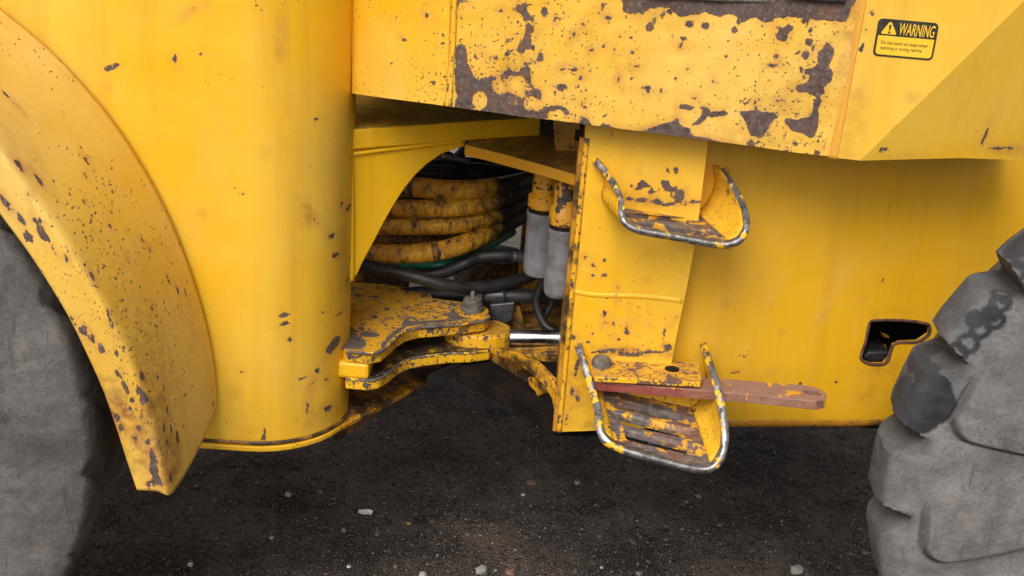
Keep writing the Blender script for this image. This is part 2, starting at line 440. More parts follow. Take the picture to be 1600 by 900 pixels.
def revolve(name, base, axis, prof, mat, parent, sides=32, jitter=0.0):
    axis = Vector(axis).normalized()
    ref = Vector((1, 0, 0)) if abs(axis.x) < 0.9 else Vector((0, 1, 0))
    u = (ref - axis * ref.dot(axis)).normalized(); w = axis.cross(u)
    v, f = [], []
    for r, h in prof:
        for k in range(sides):
            a = 2 * math.pi * k / sides
            v.append(Vector(base) + axis * h + (u * math.cos(a) + w * math.sin(a)) * r)
    for i in range(len(prof) - 1):
        for k in range(sides):
            a, b = i * sides + k, i * sides + (k + 1) % sides
            f.append((a, b, b + sides, a + sides))
    f.append(tuple(range(sides - 1, -1, -1))); f.append(tuple(range((len(prof) - 1) * sides, len(prof) * sides)))
    o = fix_normals(mesh(name, v, f, mat, parent, True))
    e = o.modifiers.new('split', 'EDGE_SPLIT'); e.split_angle = R(40)
    return o

# signed distance (positive inside) of points q (n,2) to a polygon / ellipse
def sd_poly(q, poly):
    poly = np.asarray(poly, float)
    d = np.full(len(q), 1e9); ins = np.zeros(len(q), bool)
    for a, b in zip(poly, np.roll(poly, -1, 0)):
        e = b - a; w = q - a
        t = np.clip((w @ e) / max(1e-12, e @ e), 0, 1)
        d = np.minimum(d, np.hypot(*(w - t[:, None] * e).T))
        c = (a[1] > q[:, 1]) != (b[1] > q[:, 1])
        with np.errstate(divide='ignore', invalid='ignore'):
            xi = a[0] + (q[:, 1] - a[1]) * e[0] / (e[1] if e[1] else 1e-12)
        ins ^= c & (q[:, 0] < xi)
    return np.where(ins, d, -d)
def sd_ell(q, cx, cy, rx, ry, rot=0.0):
    c, s = math.cos(R(rot)), math.sin(R(rot))
    x = (q[:, 0] - cx) * c + (q[:, 1] - cy) * s; y = -(q[:, 0] - cx) * s + (q[:, 1] - cy) * c
    k = np.sqrt((x / rx) ** 2 + (y / ry) ** 2)
    return (1 - k) * min(rx, ry)
PXM = 0.00140                       # metres per photo pixel on the machine's side
def chip_attr(verts, Y=0.0, polys=(), ells=(), holes=(), Z=None):
    """traced wear, turned into metres on the upright plane at depth Y, as a distance per vertex"""
    if Z is None:
        q = np.array([(v[0], v[2]) for v in verts]); tr = lambda x, y: (lambda p: (p.x, p.z))(P(x, y, Y))
    else:
        q = np.array([(v[0], v[1]) for v in verts]); tr = lambda x, y: (lambda p: (p.x, p.y))(PZ(x, y, Z))
    d = np.full(len(q), -0.05)
    for pl in polys: d = np.maximum(d, sd_poly(q, [tr(x, y) for x, y in pl]))
    for h in holes:
        c = tr(h[0], h[1]); d = np.minimum(d, -sd_ell(q, c[0], c[1], h[2] * PXM, h[3] * PXM, -(h[4] if len(h) > 4 else 0)))
    for e in ells:
        c = tr(e[0], e[1]); d = np.maximum(d, sd_ell(q, c[0], c[1], e[2] * PXM, e[3] * PXM, -(e[4] if len(e) > 4 else 0)))
    return np.clip(d, -0.05, 0.05) + 0.05

def stain_attr(verts, Y, stains):
    q = np.array([(v[0], v[2]) for v in verts]); s = np.zeros(len(q))
    for (cx, cy, rx, ry, k) in stains:
        c = P(cx, cy, Y)
        s = np.maximum(s, k * np.clip(1.3 - np.sqrt(((q[:, 0] - c.x) / (rx * PXM)) ** 2 + ((q[:, 1] - c.z) / (ry * PXM)) ** 2), 0, 1))
    return s
def dense_panel(name, outline, holes, yfn, step, back, mat, parent, chips=None, stains=(), smooth=False, creases=()):
    """an upright sheet traced as an outline with openings, finely divided so that wear can be stored on it;
    yfn(px,py) gives its depth, back is how far its edges return into the machine"""
    def dens(poly):
        o = []
        for a, b in zip(poly, poly[1:] + poly[:1]):
            k = max(1, int(math.hypot(b[0] - a[0], b[1] - a[1]) / step))
            o += [(a[0] + (b[0] - a[0]) * i / k, a[1] + (b[1] - a[1]) * i / k) for i in range(k)]
        return o
    loops = [dens(outline)] + [dens(h) for h in holes]
    pts, edges = [], []
    for lp in loops:
        s = len(pts); pts += lp
        edges += [(s + i, s + (i + 1) % len(lp)) for i in range(len(lp))]
    cq = []
    for a, b in creases:
        k = max(2, int(math.hypot(b[0] - a[0], b[1] - a[1]) / step)); s = len(pts)
        cq += [(a[0] + (b[0] - a[0]) * i / k, a[1] + (b[1] - a[1]) * i / k) for i in range(k + 1)]
        pts += cq[-(k + 1):]; edges += [(s + i, s + i + 1) for i in range(k)]
    xs = [p[0] for p in outline]; ys = [p[1] for p in outline]
    gx, gy = np.meshgrid(np.arange(min(xs), max(xs), step), np.arange(min(ys), max(ys), step))
    q = np.stack([gx.ravel(), gy.ravel()], 1)
    q[:, 0] += (np.round((q[:, 1] - min(ys)) / step) % 2) * step * 0.5
    keep = sd_poly(q, outline) > step * 0.45
    for h in holes: keep &= sd_poly(q, h) < -step * 0.45
    for c_ in cq: keep &= np.hypot(q[:, 0] - c_[0], q[:, 1] - c_[1]) > step * 0.6
    pts += [tuple(p) for p in q[keep]]
    v2, e2, f2, *_ = delaunay_2d_cdt([Vector(p) for p in pts], edges, [], 0, 1e-5)
    v2 = np.array([tuple(v) for v in v2])
    cen = np.array([v2[list(f)].mean(0) for f in f2])
    ok = sd_poly(cen, outline) > 0
    for h in holes: ok &= sd_poly(cen, h) < 0
    faces = [tuple(f) for f, k in zip(f2, ok) if k]
    verts = [P(x, y, yfn(x, y)) for x, y in v2]
    nv = len(verts)
    # returns along the outline and the openings
    cnt = {}
    for f in faces:
        for a, b in zip(f, f[1:] + f[:1]): cnt[(a, b)] = cnt.get((a, b), 0) + 1
    bnd = [(a, b) for (a, b) in cnt if (b, a) not in cnt]
    remap = {}
    allv = list(verts)
    def bk(i):
        if i not in remap:
            remap[i] = (len(allv), len(allv) + 1)
            allv.append(verts[i].copy()); allv.append(verts[i] + (Vector((0, back, 0)) if not isinstance(back, Vector) else back))
        return remap[i]
    for a, b in bnd:
        (a0, a1), (b0, b1) = bk(a), bk(b)
        faces.append((b0, a0, a1, b1))
    attrs = {}
    attrs['chip'] = chip_attr(allv, **chips) if chips else np.zeros(len(allv))
    attrs['stain'] = stain_attr(allv, chips.get('Y', 0.0) if chips else 0.0, stains)
    return mesh(name, allv, faces, mat, parent, smooth, attrs)

# ------------------------------------------------------------------ ground
def graded(lo, hi, step, far, grow=1.35):
    a = list(np.arange(lo, hi + 1e-6, step)); s = step
    while a[-1] < far: s *= grow; a.append(a[-1] + s)
    s = step
    while a[0] > -far: s *= grow; a.insert(0, a[0] - s)
    return np.array(a)
gx, gy = graded(-1.7, 1.7, 0.02, 150), graded(-0.3, 3.4, 0.02, 150)
gv = []
for y in gy:
    for x in gx:
        z = 0.0
        if abs(x) < 4 and -2 < y < 7:
            z = 0.014 * mnoise.noise((x * 2.1, y * 2.1, 0.3)) + 0.013 * mnoise.noise((x * 7, y * 9, 1.3)) + 0.008 * mnoise.noise((x * 22, y * 22, 4.0))
        gv.append((x, y, z - 0.012))
nx = len(gx)
gf = [(j * nx + i, j * nx + i + 1, (j + 1) * nx + i + 1, (j + 1) * nx + i) for j in range(len(gy) - 1) for i in range(nx - 1)]
ground = mesh('ground', gv, gf, 'ground', None, True)
ground['kind'] = 'structure'
ground['label'] = 'dark brown dirt with loose gravel under the loader'
ground['category'] = 'ground'

# ------------------------------------------------------------------ the loader
loader = bpy.data.objects.new('wheel_loader', None)
col.objects.link(loader)
loader['label'] = 'worn yellow wheel loader seen from the side at its articulation joint'
loader['category'] = 'wheel loader'

# ---- front frame: upright shell with a rounded rear corner
SIL = P(541, 600, 0.19).x
RC = 0.20
CX = SIL - RC * 0.985
def tank_path(n_arc=28):
    pts = [(x, 0.0) for x in np.linspace(CX - 0.95, CX, 90)]
    for k in range(1, n_arc + 1):
        a = R(-90 + 112 * k / n_arc)
        pts.append((CX + RC * math.cos(a), RC + RC * math.sin(a)))
    a = R(22); t = (-math.sin(a), math.cos(a))
    x, y = pts[-1]
    pts += [(x + t[0] * d, y + t[1] * d) for d in (0.06, 0.14)]
    return pts
ZB = P(400, 690, 0.0).z
ZT = 2.25
tp = tank_path()
zs = np.concatenate([np.linspace(ZB, 1.75, 110), np.linspace(1.8, ZT, 5)])
tv = []
for z in zs:
    for (x, y) in tp:
        # shallow dents and the slight belly of the pressed sheet
        d = 0.0035 * mnoise.noise((x * 3.2, z * 2.6, 2.0)) + 0.0014 * mnoise.noise((x * 9, z * 8, 5.0))
        tv.append(Vector((x, y + d, z)))
n1 = len(tp)
tf = [(j * n1 + i, j * n1 + i + 1, (j + 1) * n1 + i + 1, (j + 1) * n1 + i) for j in range(len(zs) - 1) for i in range(n1 - 1)]
tank_ells = [(176, 104, 6, 4), (183, 101, 6, 4), (191, 99, 5, 3.5), (279, 87, 4.5, 5), (283, 96, 3, 3.5), (317, 78, 5, 4.5), (206, 120, 2.5, 2), (175, 131, 2, 2),
    (273, 161, 2, 2), (354, 87, 3, 2), (374, 287, 4, 3.5), (379, 293, 3.5, 3), (384, 297, 3.5, 3.5), (323, 326, 3.5, 2.5), (490, 192, 4, 4), (404, 4, 5, 3),
    (511, 383, 5, 5), (515, 416, 4.5, 5), (522, 340, 3, 4), (530, 352, 2.5, 4), (536, 410, 3, 5), (447, 489, 8, 5, 10), (446, 504, 8, 4.5, -12), (453, 528, 6, 5, 30), (428, 498, 3, 2.5),
    (384, 572, 4, 3.5), (512, 560, 7, 13, 28), (471, 595, 6, 3.5), (491, 590, 4, 6, 30), (494, 598, 4, 3), (502, 610, 4, 3), (481, 615, 2.5, 12, 6), (479, 640, 2, 16, 3), (416, 671, 4, 10), (394, 667, 4, 4),
    (505, 657, 6, 5), (402, 684, 9, 4), (375, 690, 10, 3), (485, 343, 1.5, 9, -35), (489, 352, 3, 5, -30), (362, 650, 2, 3), (310, 12, 9, 2, -35), (443, 50, 2, 8), (441, 80, 2, 5), (533, 440, 3, 6), (528, 470, 2, 4), (500, 500, 2.5, 2.5), (520, 515, 3, 2.5)]
shell = mesh('front_frame_shell', tv, tf, 'tank', loader, True,
             {'chip': chip_attr(tv, Y=0.03, ells=[e for e in tank_ells]),
              'stain': stain_attr(tv, 0.03, [(478, 335, 12, 26, 0.55), (520, 430, 26, 190, 0.22), (505, 250, 20, 90, 0.15), (440, 60, 12, 70, 0.22), (425, 230, 30, 30, 0.14), (370, 605, 14, 18, 0.3), (380, 684, 70, 8, 0.6), (500, 660, 40, 24, 0.35)])})
shell['label'] = 'smooth yellow front frame side with rounded rear corner'
# lip under the shell and the flat bottom plate that narrows towards the pivot
lipw = 0.013
zl = P(400, 699, -0.005).z
bp_xy = [(x, y - 0.006) for x, y in tp[:90:8]] + [(CX + (RC + .006) * math.cos(R(a)), RC + (RC + .006) * math.sin(R(a))) for a in (-80, -70, -60, -50, -40, -30, -20)]
q1, q2, q3 = PZ(610, 626, zl), PZ(672, 590, zl), PZ(745, 556, zl)
bp_dx = list(bp_xy[-1:]) + [(q1.x, q1.y), (q2.x, q2.y), (q3.x, q3.y), (q3.x, q3.y + 0.5), (bp_xy[-1][0] - 0.1, bp_xy[-1][1] + 0.6)]
bp_xy += [(bp_xy[-1][0] - 0.1, 0.8), (CX - 0.95, 0.8)]
plateZ('bottom_plate', bp_xy, zl, lipw, 'lip', shell, 0.003)
plateZ('joint_bottom_plate', bp_dx, zl - 0.001, lipw, 'gusset', shell, 0.003)
qe = (q3 - q1).normalized(); qn = Vector((qe.y, -qe.x, 0))
qs = PZ(548, 662, zl)
ins = [q_ - qn * 0.022 for q_ in (qs, q1, q2, q3)]
plateZ('rusty_floor', [(p.x, p.y) for p in ins] + [(q3.x - 0.02, q3.y + 0.4), (qs.x - 0.1, qs.y + 0.6), (qs.x - 0.1, qs.y + 0.1)], zl + 0.006, 0.012, 'rusty', shell, 0.003)
# dark strip standing in for the shaded gap between shell and bottom plate
gs = [Vector((x, y + 0.004, (zl + ZB) / 2)) for x, y in tp[:90:10] + tp[90:114:2]]
tube('seam_dark_strip', gs, max(0.004, (ZB - zl) * 0.5), 'rusty', shell, n=70, sides=8)

# ---- mudguard over the left tyre: loft of the joint line, the fold and the outer lip
gA = [P(x, y, -0.014) for x, y in [(-130, -95), (-60, -42), (0, 12), (70, 70), (130, 132), (190, 208), (245, 300), (285, 390), (315, 480), (333, 560), (340, 632)]]
YG = -0.34
gB = [P(x, y, YG) for x, y in [(-130, 75), (-60, 155), (0, 232), (50, 303), (100, 373), (140, 438), (170, 490), (203, 560), (226, 622), (246, 690), (262, 768)]]
gC = [P(x, y, YG + 0.006) for x, y in [(-130, 165), (-60, 250), (0, 334), (45, 395), (80, 449), (111, 502), (140, 562), (162, 612), (183, 672), (200, 725), (214, 766)]]
nG = 150
A, B, C = spline(gA, nG), spline(gB, nG), spline(gC, nG)
cols_ = []
nb = 34
for i in range(nG):
    a, b, c = A[i], B[i], C[i]
    w = b - a
    nrm = Vector((0, 0, 1)).cross(w)
    line = []
    for k in range(nb + 1):
        t = k / nb
        p = a.lerp(b, t)
        line.append(p)
    # rounded fold
    c0 = a.lerp(b, 0.93); c1 = b.lerp(c, 0.16)
    line = line[:int(nb * 0.93)]
    for k in range(9):
        t = k / 8
        line.append(c0 * (1 - t) ** 2 + b * 2 * t * (1 - t) + c1 * t * t)
    for k in range(1, 15):
        t = k / 14
        line.append(c1.lerp(c, t))
    cols_.append(line)
ml = len(cols_[0])
# the bottom cut is gently rounded
for j in range(ml):
    t_ = j / (ml - 1)
    tg = (cols_[nG - 15][j] - cols_[nG - 18][j]).normalized()
    bl_ = 0.024 * math.sin(math.pi * min(1.0, t_ / 0.80)) if t_ < 0.80 else 0.0
    for i in range(nG - 14, nG):
        cols_[i][j] = cols_[i][j] + tg * (bl_ * ((i - (nG - 15)) / 14) ** 1.5)
mv = [p for line in cols_ for p in line]
mf = [(i * ml + j, (i + 1) * ml + j, (i + 1) * ml + j + 1, i * ml + j + 1) for i in range(nG - 1) for j in range(ml - 1)]
mpx = np.array([proj(v) for v in mv])
mv3 = np.array([tuple(v) for v in mv])
g_chips = [(29, 255, 5, 11, 60), (60, 281, 5, 12, 60), (8, 318, 15, 5, 10), (32, 343, 5, 10, 70), (54, 343, 7, 4), (66, 366, 15, 7, -10), (44, 373, 9, 10), (65, 347, 4, 5), (103, 403, 5, 5), (80, 385, 6, 2, 30), (6, 147, 12, 4, 35), (17, 155, 8, 2, 40),
    (132, 253, 4, 8, -25), (130, 273, 3.5, 5), (107, 303, 3, 4), (129, 315, 3.5, 5), (46, 306, 3, 3), (173, 354, 3, 4), (223, 374, 3, 5), (233, 393, 4.5, 6), (200, 402, 3, 4), (142, 428, 4, 9, -25), (265, 437, 3, 10), (277, 453, 3, 8), (291, 456, 2.5, 7), (277, 478, 2.5, 5),
    (115, 500, 4, 3), (130, 516, 8, 9, 40), (144, 530, 6, 8, 30), (158, 545, 8, 6, 30), (172, 489, 5, 4), (172, 499, 4, 4), (176, 510, 4, 3), (183, 528, 3, 4), (180, 549, 6, 4), (194, 543, 6, 4), (184, 587, 5, 7, 40), (195, 607, 4, 14, 10), (221, 589, 9, 7), (216, 608, 7, 6), (227, 626, 10, 9, 40), (208, 630, 5, 5), (244, 589, 4, 4),
    (204, 640, 4, 6), (222, 650, 5, 4), (218, 668, 6, 4), (212, 684, 6, 5), (230, 690, 5, 5), (256, 620, 4, 6), (262, 640, 5, 8), (255, 668, 8, 4), (268, 666, 10, 4), (277, 682, 7, 14, 10), (263, 690, 4, 6), (240, 715, 6, 14), (241, 735, 8, 16), (246, 752, 11, 12), (232, 760, 8, 5), (268, 745, 8, 6), (333, 628, 4, 9), (183, 655, 6, 9), (190, 672, 4, 6)]
d = np.full(len(mv3), -0.05)
for e in g_chips:
    k = int(np.argmin((mpx[:, 0] - e[0]) ** 2 + (mpx[:, 1] - e[1]) ** 2))
    q = mv3 - mv3[k]
    near = np.linalg.norm(q, axis=1) < 0.12
    # lay the ellipse in the sheet: along the guard and across it
    i0, j0 = divmod(k, ml)
    tu = mv3[min(i0 + 1, nG - 1) * ml + j0] - mv3[max(i0 - 1, 0) * ml + j0]; tu /= np.linalg.norm(tu)
    qq = q[near]
    al = qq @ tu; ac = np.linalg.norm(qq - al[:, None] * tu, axis=1)
    al = al + 0.004 * np.sin(ac * 420 + e[0])
    r1, r2 = max(e[2], e[3]) * 0.00110, min(e[2], e[3]) * 0.00110
    d[near] = np.maximum(d[near], (1 - np.sqrt((al / r1) ** 2 + (ac / r2) ** 2)) * min(r1, r2))
st = np.zeros(len(mv3))
for (cx, cy, rx, ry, k) in [(176, 640, 30, 50, 1.0), (172, 610, 22, 30, 0.7), (265, 720, 34, 36, 0.95), (245, 650, 34, 44, 0.8), (255, 690, 30, 40, 0.7), (215, 700, 30, 60, 0.7), (240, 600, 60, 80, 0.42), (225, 520, 70, 80, 0.30), (290, 520, 40, 60, 0.2), (190, 430, 60, 60, 0.2)]:
    kk = int(np.argmin((mpx[:, 0] - cx) ** 2 + (mpx[:, 1] - cy) ** 2))
    st = np.maximum(st, k * np.clip(1.4 - np.linalg.norm(mv3 - mv3[kk], axis=1) / (0.0016 * math.sqrt(rx * ry)), 0, 1))
guard = mesh('mudguard', mv, mf, 'guard', loader, True, {'chip': np.clip(d, -0.05, 0.05) + 0.05, 'stain': st})
so = guard.modifiers.new('solid', 'SOLIDIFY'); so.thickness = 0.006; so.offset = 1.0
guard['label'] = 'curved yellow mudguard over the left tyre, rusty at its lower tip'

# ---- tyres
def tyre(name, cx, cy, Rr, half, lugs, phase, depth, mat, label, na=1000, inner=0.36, stainpx=None, cracks=True, a0=R(170), skewk=0.35, crown=1.0):
    key = [(-half * 0.80, inner), (-half * 0.97, inner + 0.06), (-half * 1.06, inner + 0.15), (-half * 1.07, Rr - 0.15), (-half * 1.05, Rr - 0.09), (-half * 1.01, Rr - 0.05), (-half * 0.95, Rr - 0.020),
           (-half * 0.86, Rr - 0.002), (-half * 0.5, Rr), (-half * 0.22, Rr - 0.012), (-half * 0.05, Rr - 0.07 * crown), (half * 0.3, Rr - 0.088 * crown), (half * 0.65, Rr - 0.108 * crown), (half * 0.9, Rr - 0.135 * crown), (half * 1.0, Rr - 0.19), (half * 1.04, Rr - 0.26), (half * 0.8, inner)]
    pr = spline([Vector((y, r, 0)) for y, r in key], 150)
    na = na - na % lugs
    nprof = len(pr)
    ang = np.arange(na) * 2 * math.pi / na
    V = np.zeros((na, nprof, 3)); crack = np.zeros((na, nprof))
    pitch = 2 * math.pi / lugs
    P2 = 2 * math.pi / 14
    for j, p in enumerate(pr):
        yy, rr = p.x, p.y
        skew = max(0.0, yy + half * 0.9) * skewk / Rr
        u = ((ang + phase + skew) % pitch) / pitch
        lug = np.floor((ang + phase + skew) / pitch)
        w = np.interp(u, [0, 0.06, 0.30, 0.40, 0.90, 0.985, 1.0], [0.0, 0.03, 0.86, 0.95, 1.0, 0.06, 0.0])
        wob = np.array([mnoise.noise((math.cos(a) * 7, math.sin(a) * 7, yy * 9)) for a in ang]) * 0.0045 + \
              np.array([mnoise.noise((math.cos(a) * 26, math.sin(a) * 26, yy * 30)) for a in ang]) * 0.0025
        top = Rr + 0.008 + 0.006 * np.sin(lug * 2.7)
        rad = np.minimum(rr + wob, top - depth * (1 - w) + wob)
        cut = np.clip((rr + wob - rad) / max(depth, 1e-6), 0, 1)
        yv = yy + np.where(yy < 0, 1, -1) * cut * 0.012
        if yy < 0 and rr < Rr - 0.03 and cracks:
            a = ((a0 - ang) % P2) * rr; d_ = (Rr - 0.085) - rr
            r0 = 0.055
            qa, qd = np.maximum(r0 - a, 0), np.maximum(r0 - d_, 0)
            sd = np.where((a < r0) & (d_ < r0), r0 - np.hypot(qa, qd), np.minimum(a, d_))
            fade = np.clip((0.16 - a) / 0.05, 0, 1) if d_ < 0.03 else np.clip((0.30 - d_) / 0.1, 0, 1)
            gr = np.exp(-(sd / 0.006) ** 2) * fade
            step_ = np.clip((sd + 0.006) / 0.014, 0, 1) * np.clip((0.2 - a) / 0.12, 0, 1)
            yv = yv + 0.011 * gr - 0.012 * step_
            crack[:, j] = gr
        if cracks and yy < half * 0.2 and rr > Rr - 0.075: crack[:, j] = np.maximum(crack[:, j], 0.85 * np.clip(1 - w * 1.6, 0, 1) * np.clip((rr - Rr + 0.075) / 0.02, 0, 1))  # groove bottoms between lugs darkened too, for crisper lugs
        yv = yv - wob * (0.6 if rr < Rr - 0.05 else 0.0)
        V[:, j, 0] = cx + np.cos(ang) * rad
        V[:, j, 1] = cy + yv
        V[:, j, 2] = Rr + 0.004 + np.sin(ang) * rad
    V[:, :, 2] = np.maximum(V[:, :, 2], -0.004)
    vv = V.reshape(-1, 3)
    a = np.arange(na)[:, None] * nprof; b = ((np.arange(na) + 1) % na)[:, None] * nprof; j = np.arange(nprof - 1)[None, :]
    F = np.stack([a + j, a + j + 1, b + j + 1, b + j], -1).reshape(-1, 4)
    at = {'crack': crack.reshape(-1), 'stain': np.zeros(len(vv)), 'tread': (1.0 if cracks else 0.0) * np.tile(np.array([min(1.0, max(0.0, (p.x + half * 1.0) / (half * 0.12))) for p in pr]), na)}
    if stainpx: at['stain'] = stainpx(vv)
    o = mesh(name, vv.tolist(), F.tolist(), mat, loader, True, at)
    fix_normals(o)
    if cracks: o.modifiers.new('split', 'EDGE_SPLIT').split_angle = R(32)
    o['label'] = label
    revolve('wheel_rim', (cx, cy - half * 0.62, Rr + 0.004), (0, -1, 0), [(inner + 0.03, -0.25), (inner + 0.02, 0.03), (inner - 0.03, 0.03), (inner - 0.05, -0.06), (0.16, -0.10), (0.14, 0.0), (0.0001, 0.0)], 'tank', o, 48)
    return o
TR = 0.74
def rear_stain(vv):
    s = np.full(len(vv), -0.05)
    dc = vv - np.array(CAM); dep = dc @ np.array(FWD)
    px = np.stack([800 + FPX * (dc @ np.array(RT)) / dep, 450 - FPX * (dc @ np.array(UP)) / dep], 1)
    def on_surface(x, y):            # the tyre's own nearest point towards the viewer
        near = np.nonzero(np.hypot(px[:, 0] - x, px[:, 1] - y) < 9)[0]
        return vv[near[np.argmin(dep[near])]] if len(near) else None
    for (x, y, r) in [(1488, 556, 13), (1507, 540, 13), (1527, 522, 12), (1547, 503, 12), (1556, 474, 12), (1564, 450, 13), (1576, 424, 15), (1592, 402, 14)]:
        c = on_surface(x, y)
        if c is None: continue
        dd = np.linalg.norm(vv - c, axis=1)
        s = np.maximum(s, 0.0055 - np.abs(dd - r * 0.00130))
    for (x, y, r) in [(1395, 640, 40), (1425, 640, 42), (1450, 635, 38), (1400, 615, 32), (1455, 610, 24), (1425, 555, 24), (1435, 575, 26), (1450, 540, 22), (1515, 500, 15), (1540, 492, 15), (1563, 462, 9), (1585, 380, 30), (1600, 370, 30)]:
        c = on_surface(x, y)
        if c is None: continue
        s = np.maximum(s, r * 0.00125 - np.linalg.norm(vv - c, axis=1))
    return np.clip(s, -0.05, 0.05) + 0.05
RR_ = 0.748
XR = P(1357, 790, -0.20).x + RR_
tyre('rear_tyre', XR, -0.10, RR_, 0.17, 25, R(-157.0), 0.064, 'tyre', 'grey dusty tyre with chunky lugs and black chain-shaped stains', stainpx=rear_stain, skewk=0.05)
XF = P(164, 690, -0.26).x - TR + 0.006
tyre('front_tyre', XF, -0.13, TR - 0.005, 0.24, 25, R(5.0), 0.016, 'tyre_worn', 'grey tyre worn almost smooth below the mudguard', na=750, cracks=False, skewk=0.9, crown=0.35)

# ---- hood: the big battered box side above the joint
HY = lambda x, y: (-0.05 - 0.04 * (x - 700) / 600) if x > 700 else (-0.05 + 0.20 * ((700 - x) / 144.0) ** 1.25)
s1 = lambda pts: [(550 + x / 3.5556, y / 3.5556) for x, y in pts]
s2 = lambda pts: [(950 + x / 2.4615, y / 2.4615) for x, y in pts]
big = s1([(575, 270), (605, 255), (630, 270), (640, 340), (655, 390), (670, 425), (700, 455), (720, 440), (770, 430), (820, 435), (850, 405), (872, 385), (850, 330), (850, 290), (915, 270), (945, 230), (960, 195), (965, 150), (945, 90),
          (905, 50), (910, 35), (950, 18), (972, 35), (968, 65), (990, 95), (1022, 115), (1010, 160), (990, 190), (1000, 220), (1015, 265), (1020, 290), (1062, 300), (1060, 350), (1030, 345), (992, 370), (985, 440), (1010, 490),
          (1050, 510), (1050, 560), (1070, 600), (1120, 590), (1165, 588), (1190, 605), (1225, 640), (1190, 645), (1150, 612), (1105, 622), (1075, 640), (1095, 668), (940, 660), (830, 650), (740, 635), (700, 620), (600, 612), (568, 605), (580, 540), (565, 450), (570, 340)])
topband = s2([(40, -20), (50, 0), (70, 45), (100, 20), (130, 55), (160, 30), (230, 25), (280, 65), (330, 55), (370, 40), (420, 60), (470, 50), (520, 80), (560, 60), (600, 88), (640, 65), (700, 60), (760, 66), (880, 78), (905, 78), (930, 20), (950, -20)])
pB = s2([(635, 132), (660, 105), (690, 88), (708, 100), (685, 125), (685, 150), (660, 157)])
pC = s2([(840, 155), (862, 185), (850, 225), (835, 250), (857, 270), (850, 300), (820, 330), (828, 357), (790, 362), (765, 350), (725, 347), (718, 325), (760, 310), (770, 285), (738, 260), (780, 255), (800, 235), (795, 205), (810, 185)])
pC2 = s2([(790, 355), (815, 370), (800, 420), (806, 460), (790, 510), (775, 522), (740, 505), (710, 500), (690, 480), (670, 465), (680, 448), (720, 455), (760, 445), (780, 420)])
pD = s2([(498, 428), (560, 420), (640, 430), (662, 440), (630, 455), (615, 480), (600, 510), (580, 525), (545, 516), (530, 480), (520, 450)])
pE = s2([(262, 405), (300, 398), (332, 410), (310, 420), (280, 417)])
pF = s2([(350, 403), (385, 410), (390, 425), (450, 422), (455, 435), (400, 447), (380, 442), (365, 467), (340, 487), (320, 480), (350, 455), (360, 430)])
pBot = s2([(120, 505), (200, 480), (240, 468), (268, 452), (278, 480), (310, 492), (322, 518), (390, 528), (430, 543), (470, 550), (570, 572), (570, 590), (380, 565), (250, 535), (110, 515)])
pTri = s1([(1255, 695), (1275, 655), (1295, 645), (1330, 690), (1330, 705), (1260, 700)])
hood_ells = [(950 + x / 2.4615, y / 2.4615, r / 2.4615, r2 / 2.4615) for x, y, r, r2 in
    [(632, 245, 14, 8), (641, 215, 9, 8), (765, 155, 12, 13), (755, 205, 12, 16), (780, 180, 8, 12), (160, 105, 14, 17), (235, 45, 11, 10), (208, 57, 6, 8), (312, 90, 12, 11), (370, 97, 14, 13), (482, 112, 10, 14), (755, 78, 13, 9), (770, 112, 7, 10), (645, 100, 8, 5), (500, 85, 9, 8), (180, 75, 6, 9), (290, 148, 10, 7), (462, 148, 7, 6), (250, 140, 5, 8),
     (280, 170, 6, 10), (95, 203, 8, 5), (180, 190, 6, 4), (150, 338, 16, 7), (155, 345, 8, 10), (205, 345, 5, 7), (335, 375, 7, 5), (652, 382, 7, 5), (565, 382, 5, 5), (560, 405, 8, 5), (545, 550, 18, 12), (590, 500, 9, 11), (715, 545, 8, 7), (680, 578, 9, 8), (800, 580, 9, 12), (755, 580, 6, 5), (720, 385, 18, 3), (700, 345, 3, 5), (785, 300, 20, 30), (40, 300, 4, 8), (110, 255, 7, 5), (60, 350, 4, 6), (260, 300, 5, 7), (310, 260, 5, 5), (400, 310, 5, 7), (450, 210, 4, 6), (350, 210, 4, 5), (20, 388, 5, 4)]]
hood_ells += [(550 + x / 3.5556, y / 3.5556, r / 3.5556, r2 / 3.5556) for x, y, r, r2 in
    [(402, 105, 11, 13), (258, 260, 16, 12), (500, 208, 8, 11), (503, 250, 8, 7), (445, 478, 15, 13), (405, 468, 5, 5), (180, 410, 9, 8), (825, 65, 9, 9), (1070, 65, 15, 26), (1168, 490, 30, 16), (1180, 550, 12, 6), (1240, 385, 18, 12), (1170, 382, 12, 9), (1205, 385, 12, 5), (1280, 135, 7, 8), (1420, 100, 14, 9), (1395, 30, 8, 16), (1130, 110, 8, 10), (1400, 260, 10, 12), (1555, 290, 10, 12), (1330, 280, 8, 6), (1270, 435, 8, 8), (1455, 285, 7, 9),
     (1550, 205, 8, 9), (1295, 570, 12, 6), (1295, 600, 7, 6), (1420, 708, 40, 12), (1490, 205, 5, 5), (1540, 50, 30, 22), (1575, 30, 20, 40), (600, 10, 28, 12), (585, 30, 8, 18), (1010, 185, 6, 6), (915, 193, 12, 3), (530, 510, 8, 12), (1235, 200, 6, 12), (1220, 230, 6, 6), (770, 315, 8, 3), (705, 292, 4, 5)]]
islands = [(550 + x / 3.5556, y / 3.5556, a / 3.5556, b / 3.5556) for x, y, a, b in
    [(908, 345, 44, 52), (992, 315, 40, 35), (822, 487, 42, 44), (912, 478, 56, 50), (935, 520, 26, 26), (986, 128, 14, 9), (992, 375, 13, 9), (708, 565, 40, 48), (990, 580, 36, 38), (1030, 590, 32, 32), (908, 578, 11, 9), (990, 240, 8, 7), (985, 498, 10, 14), (875, 610, 6, 6)]]
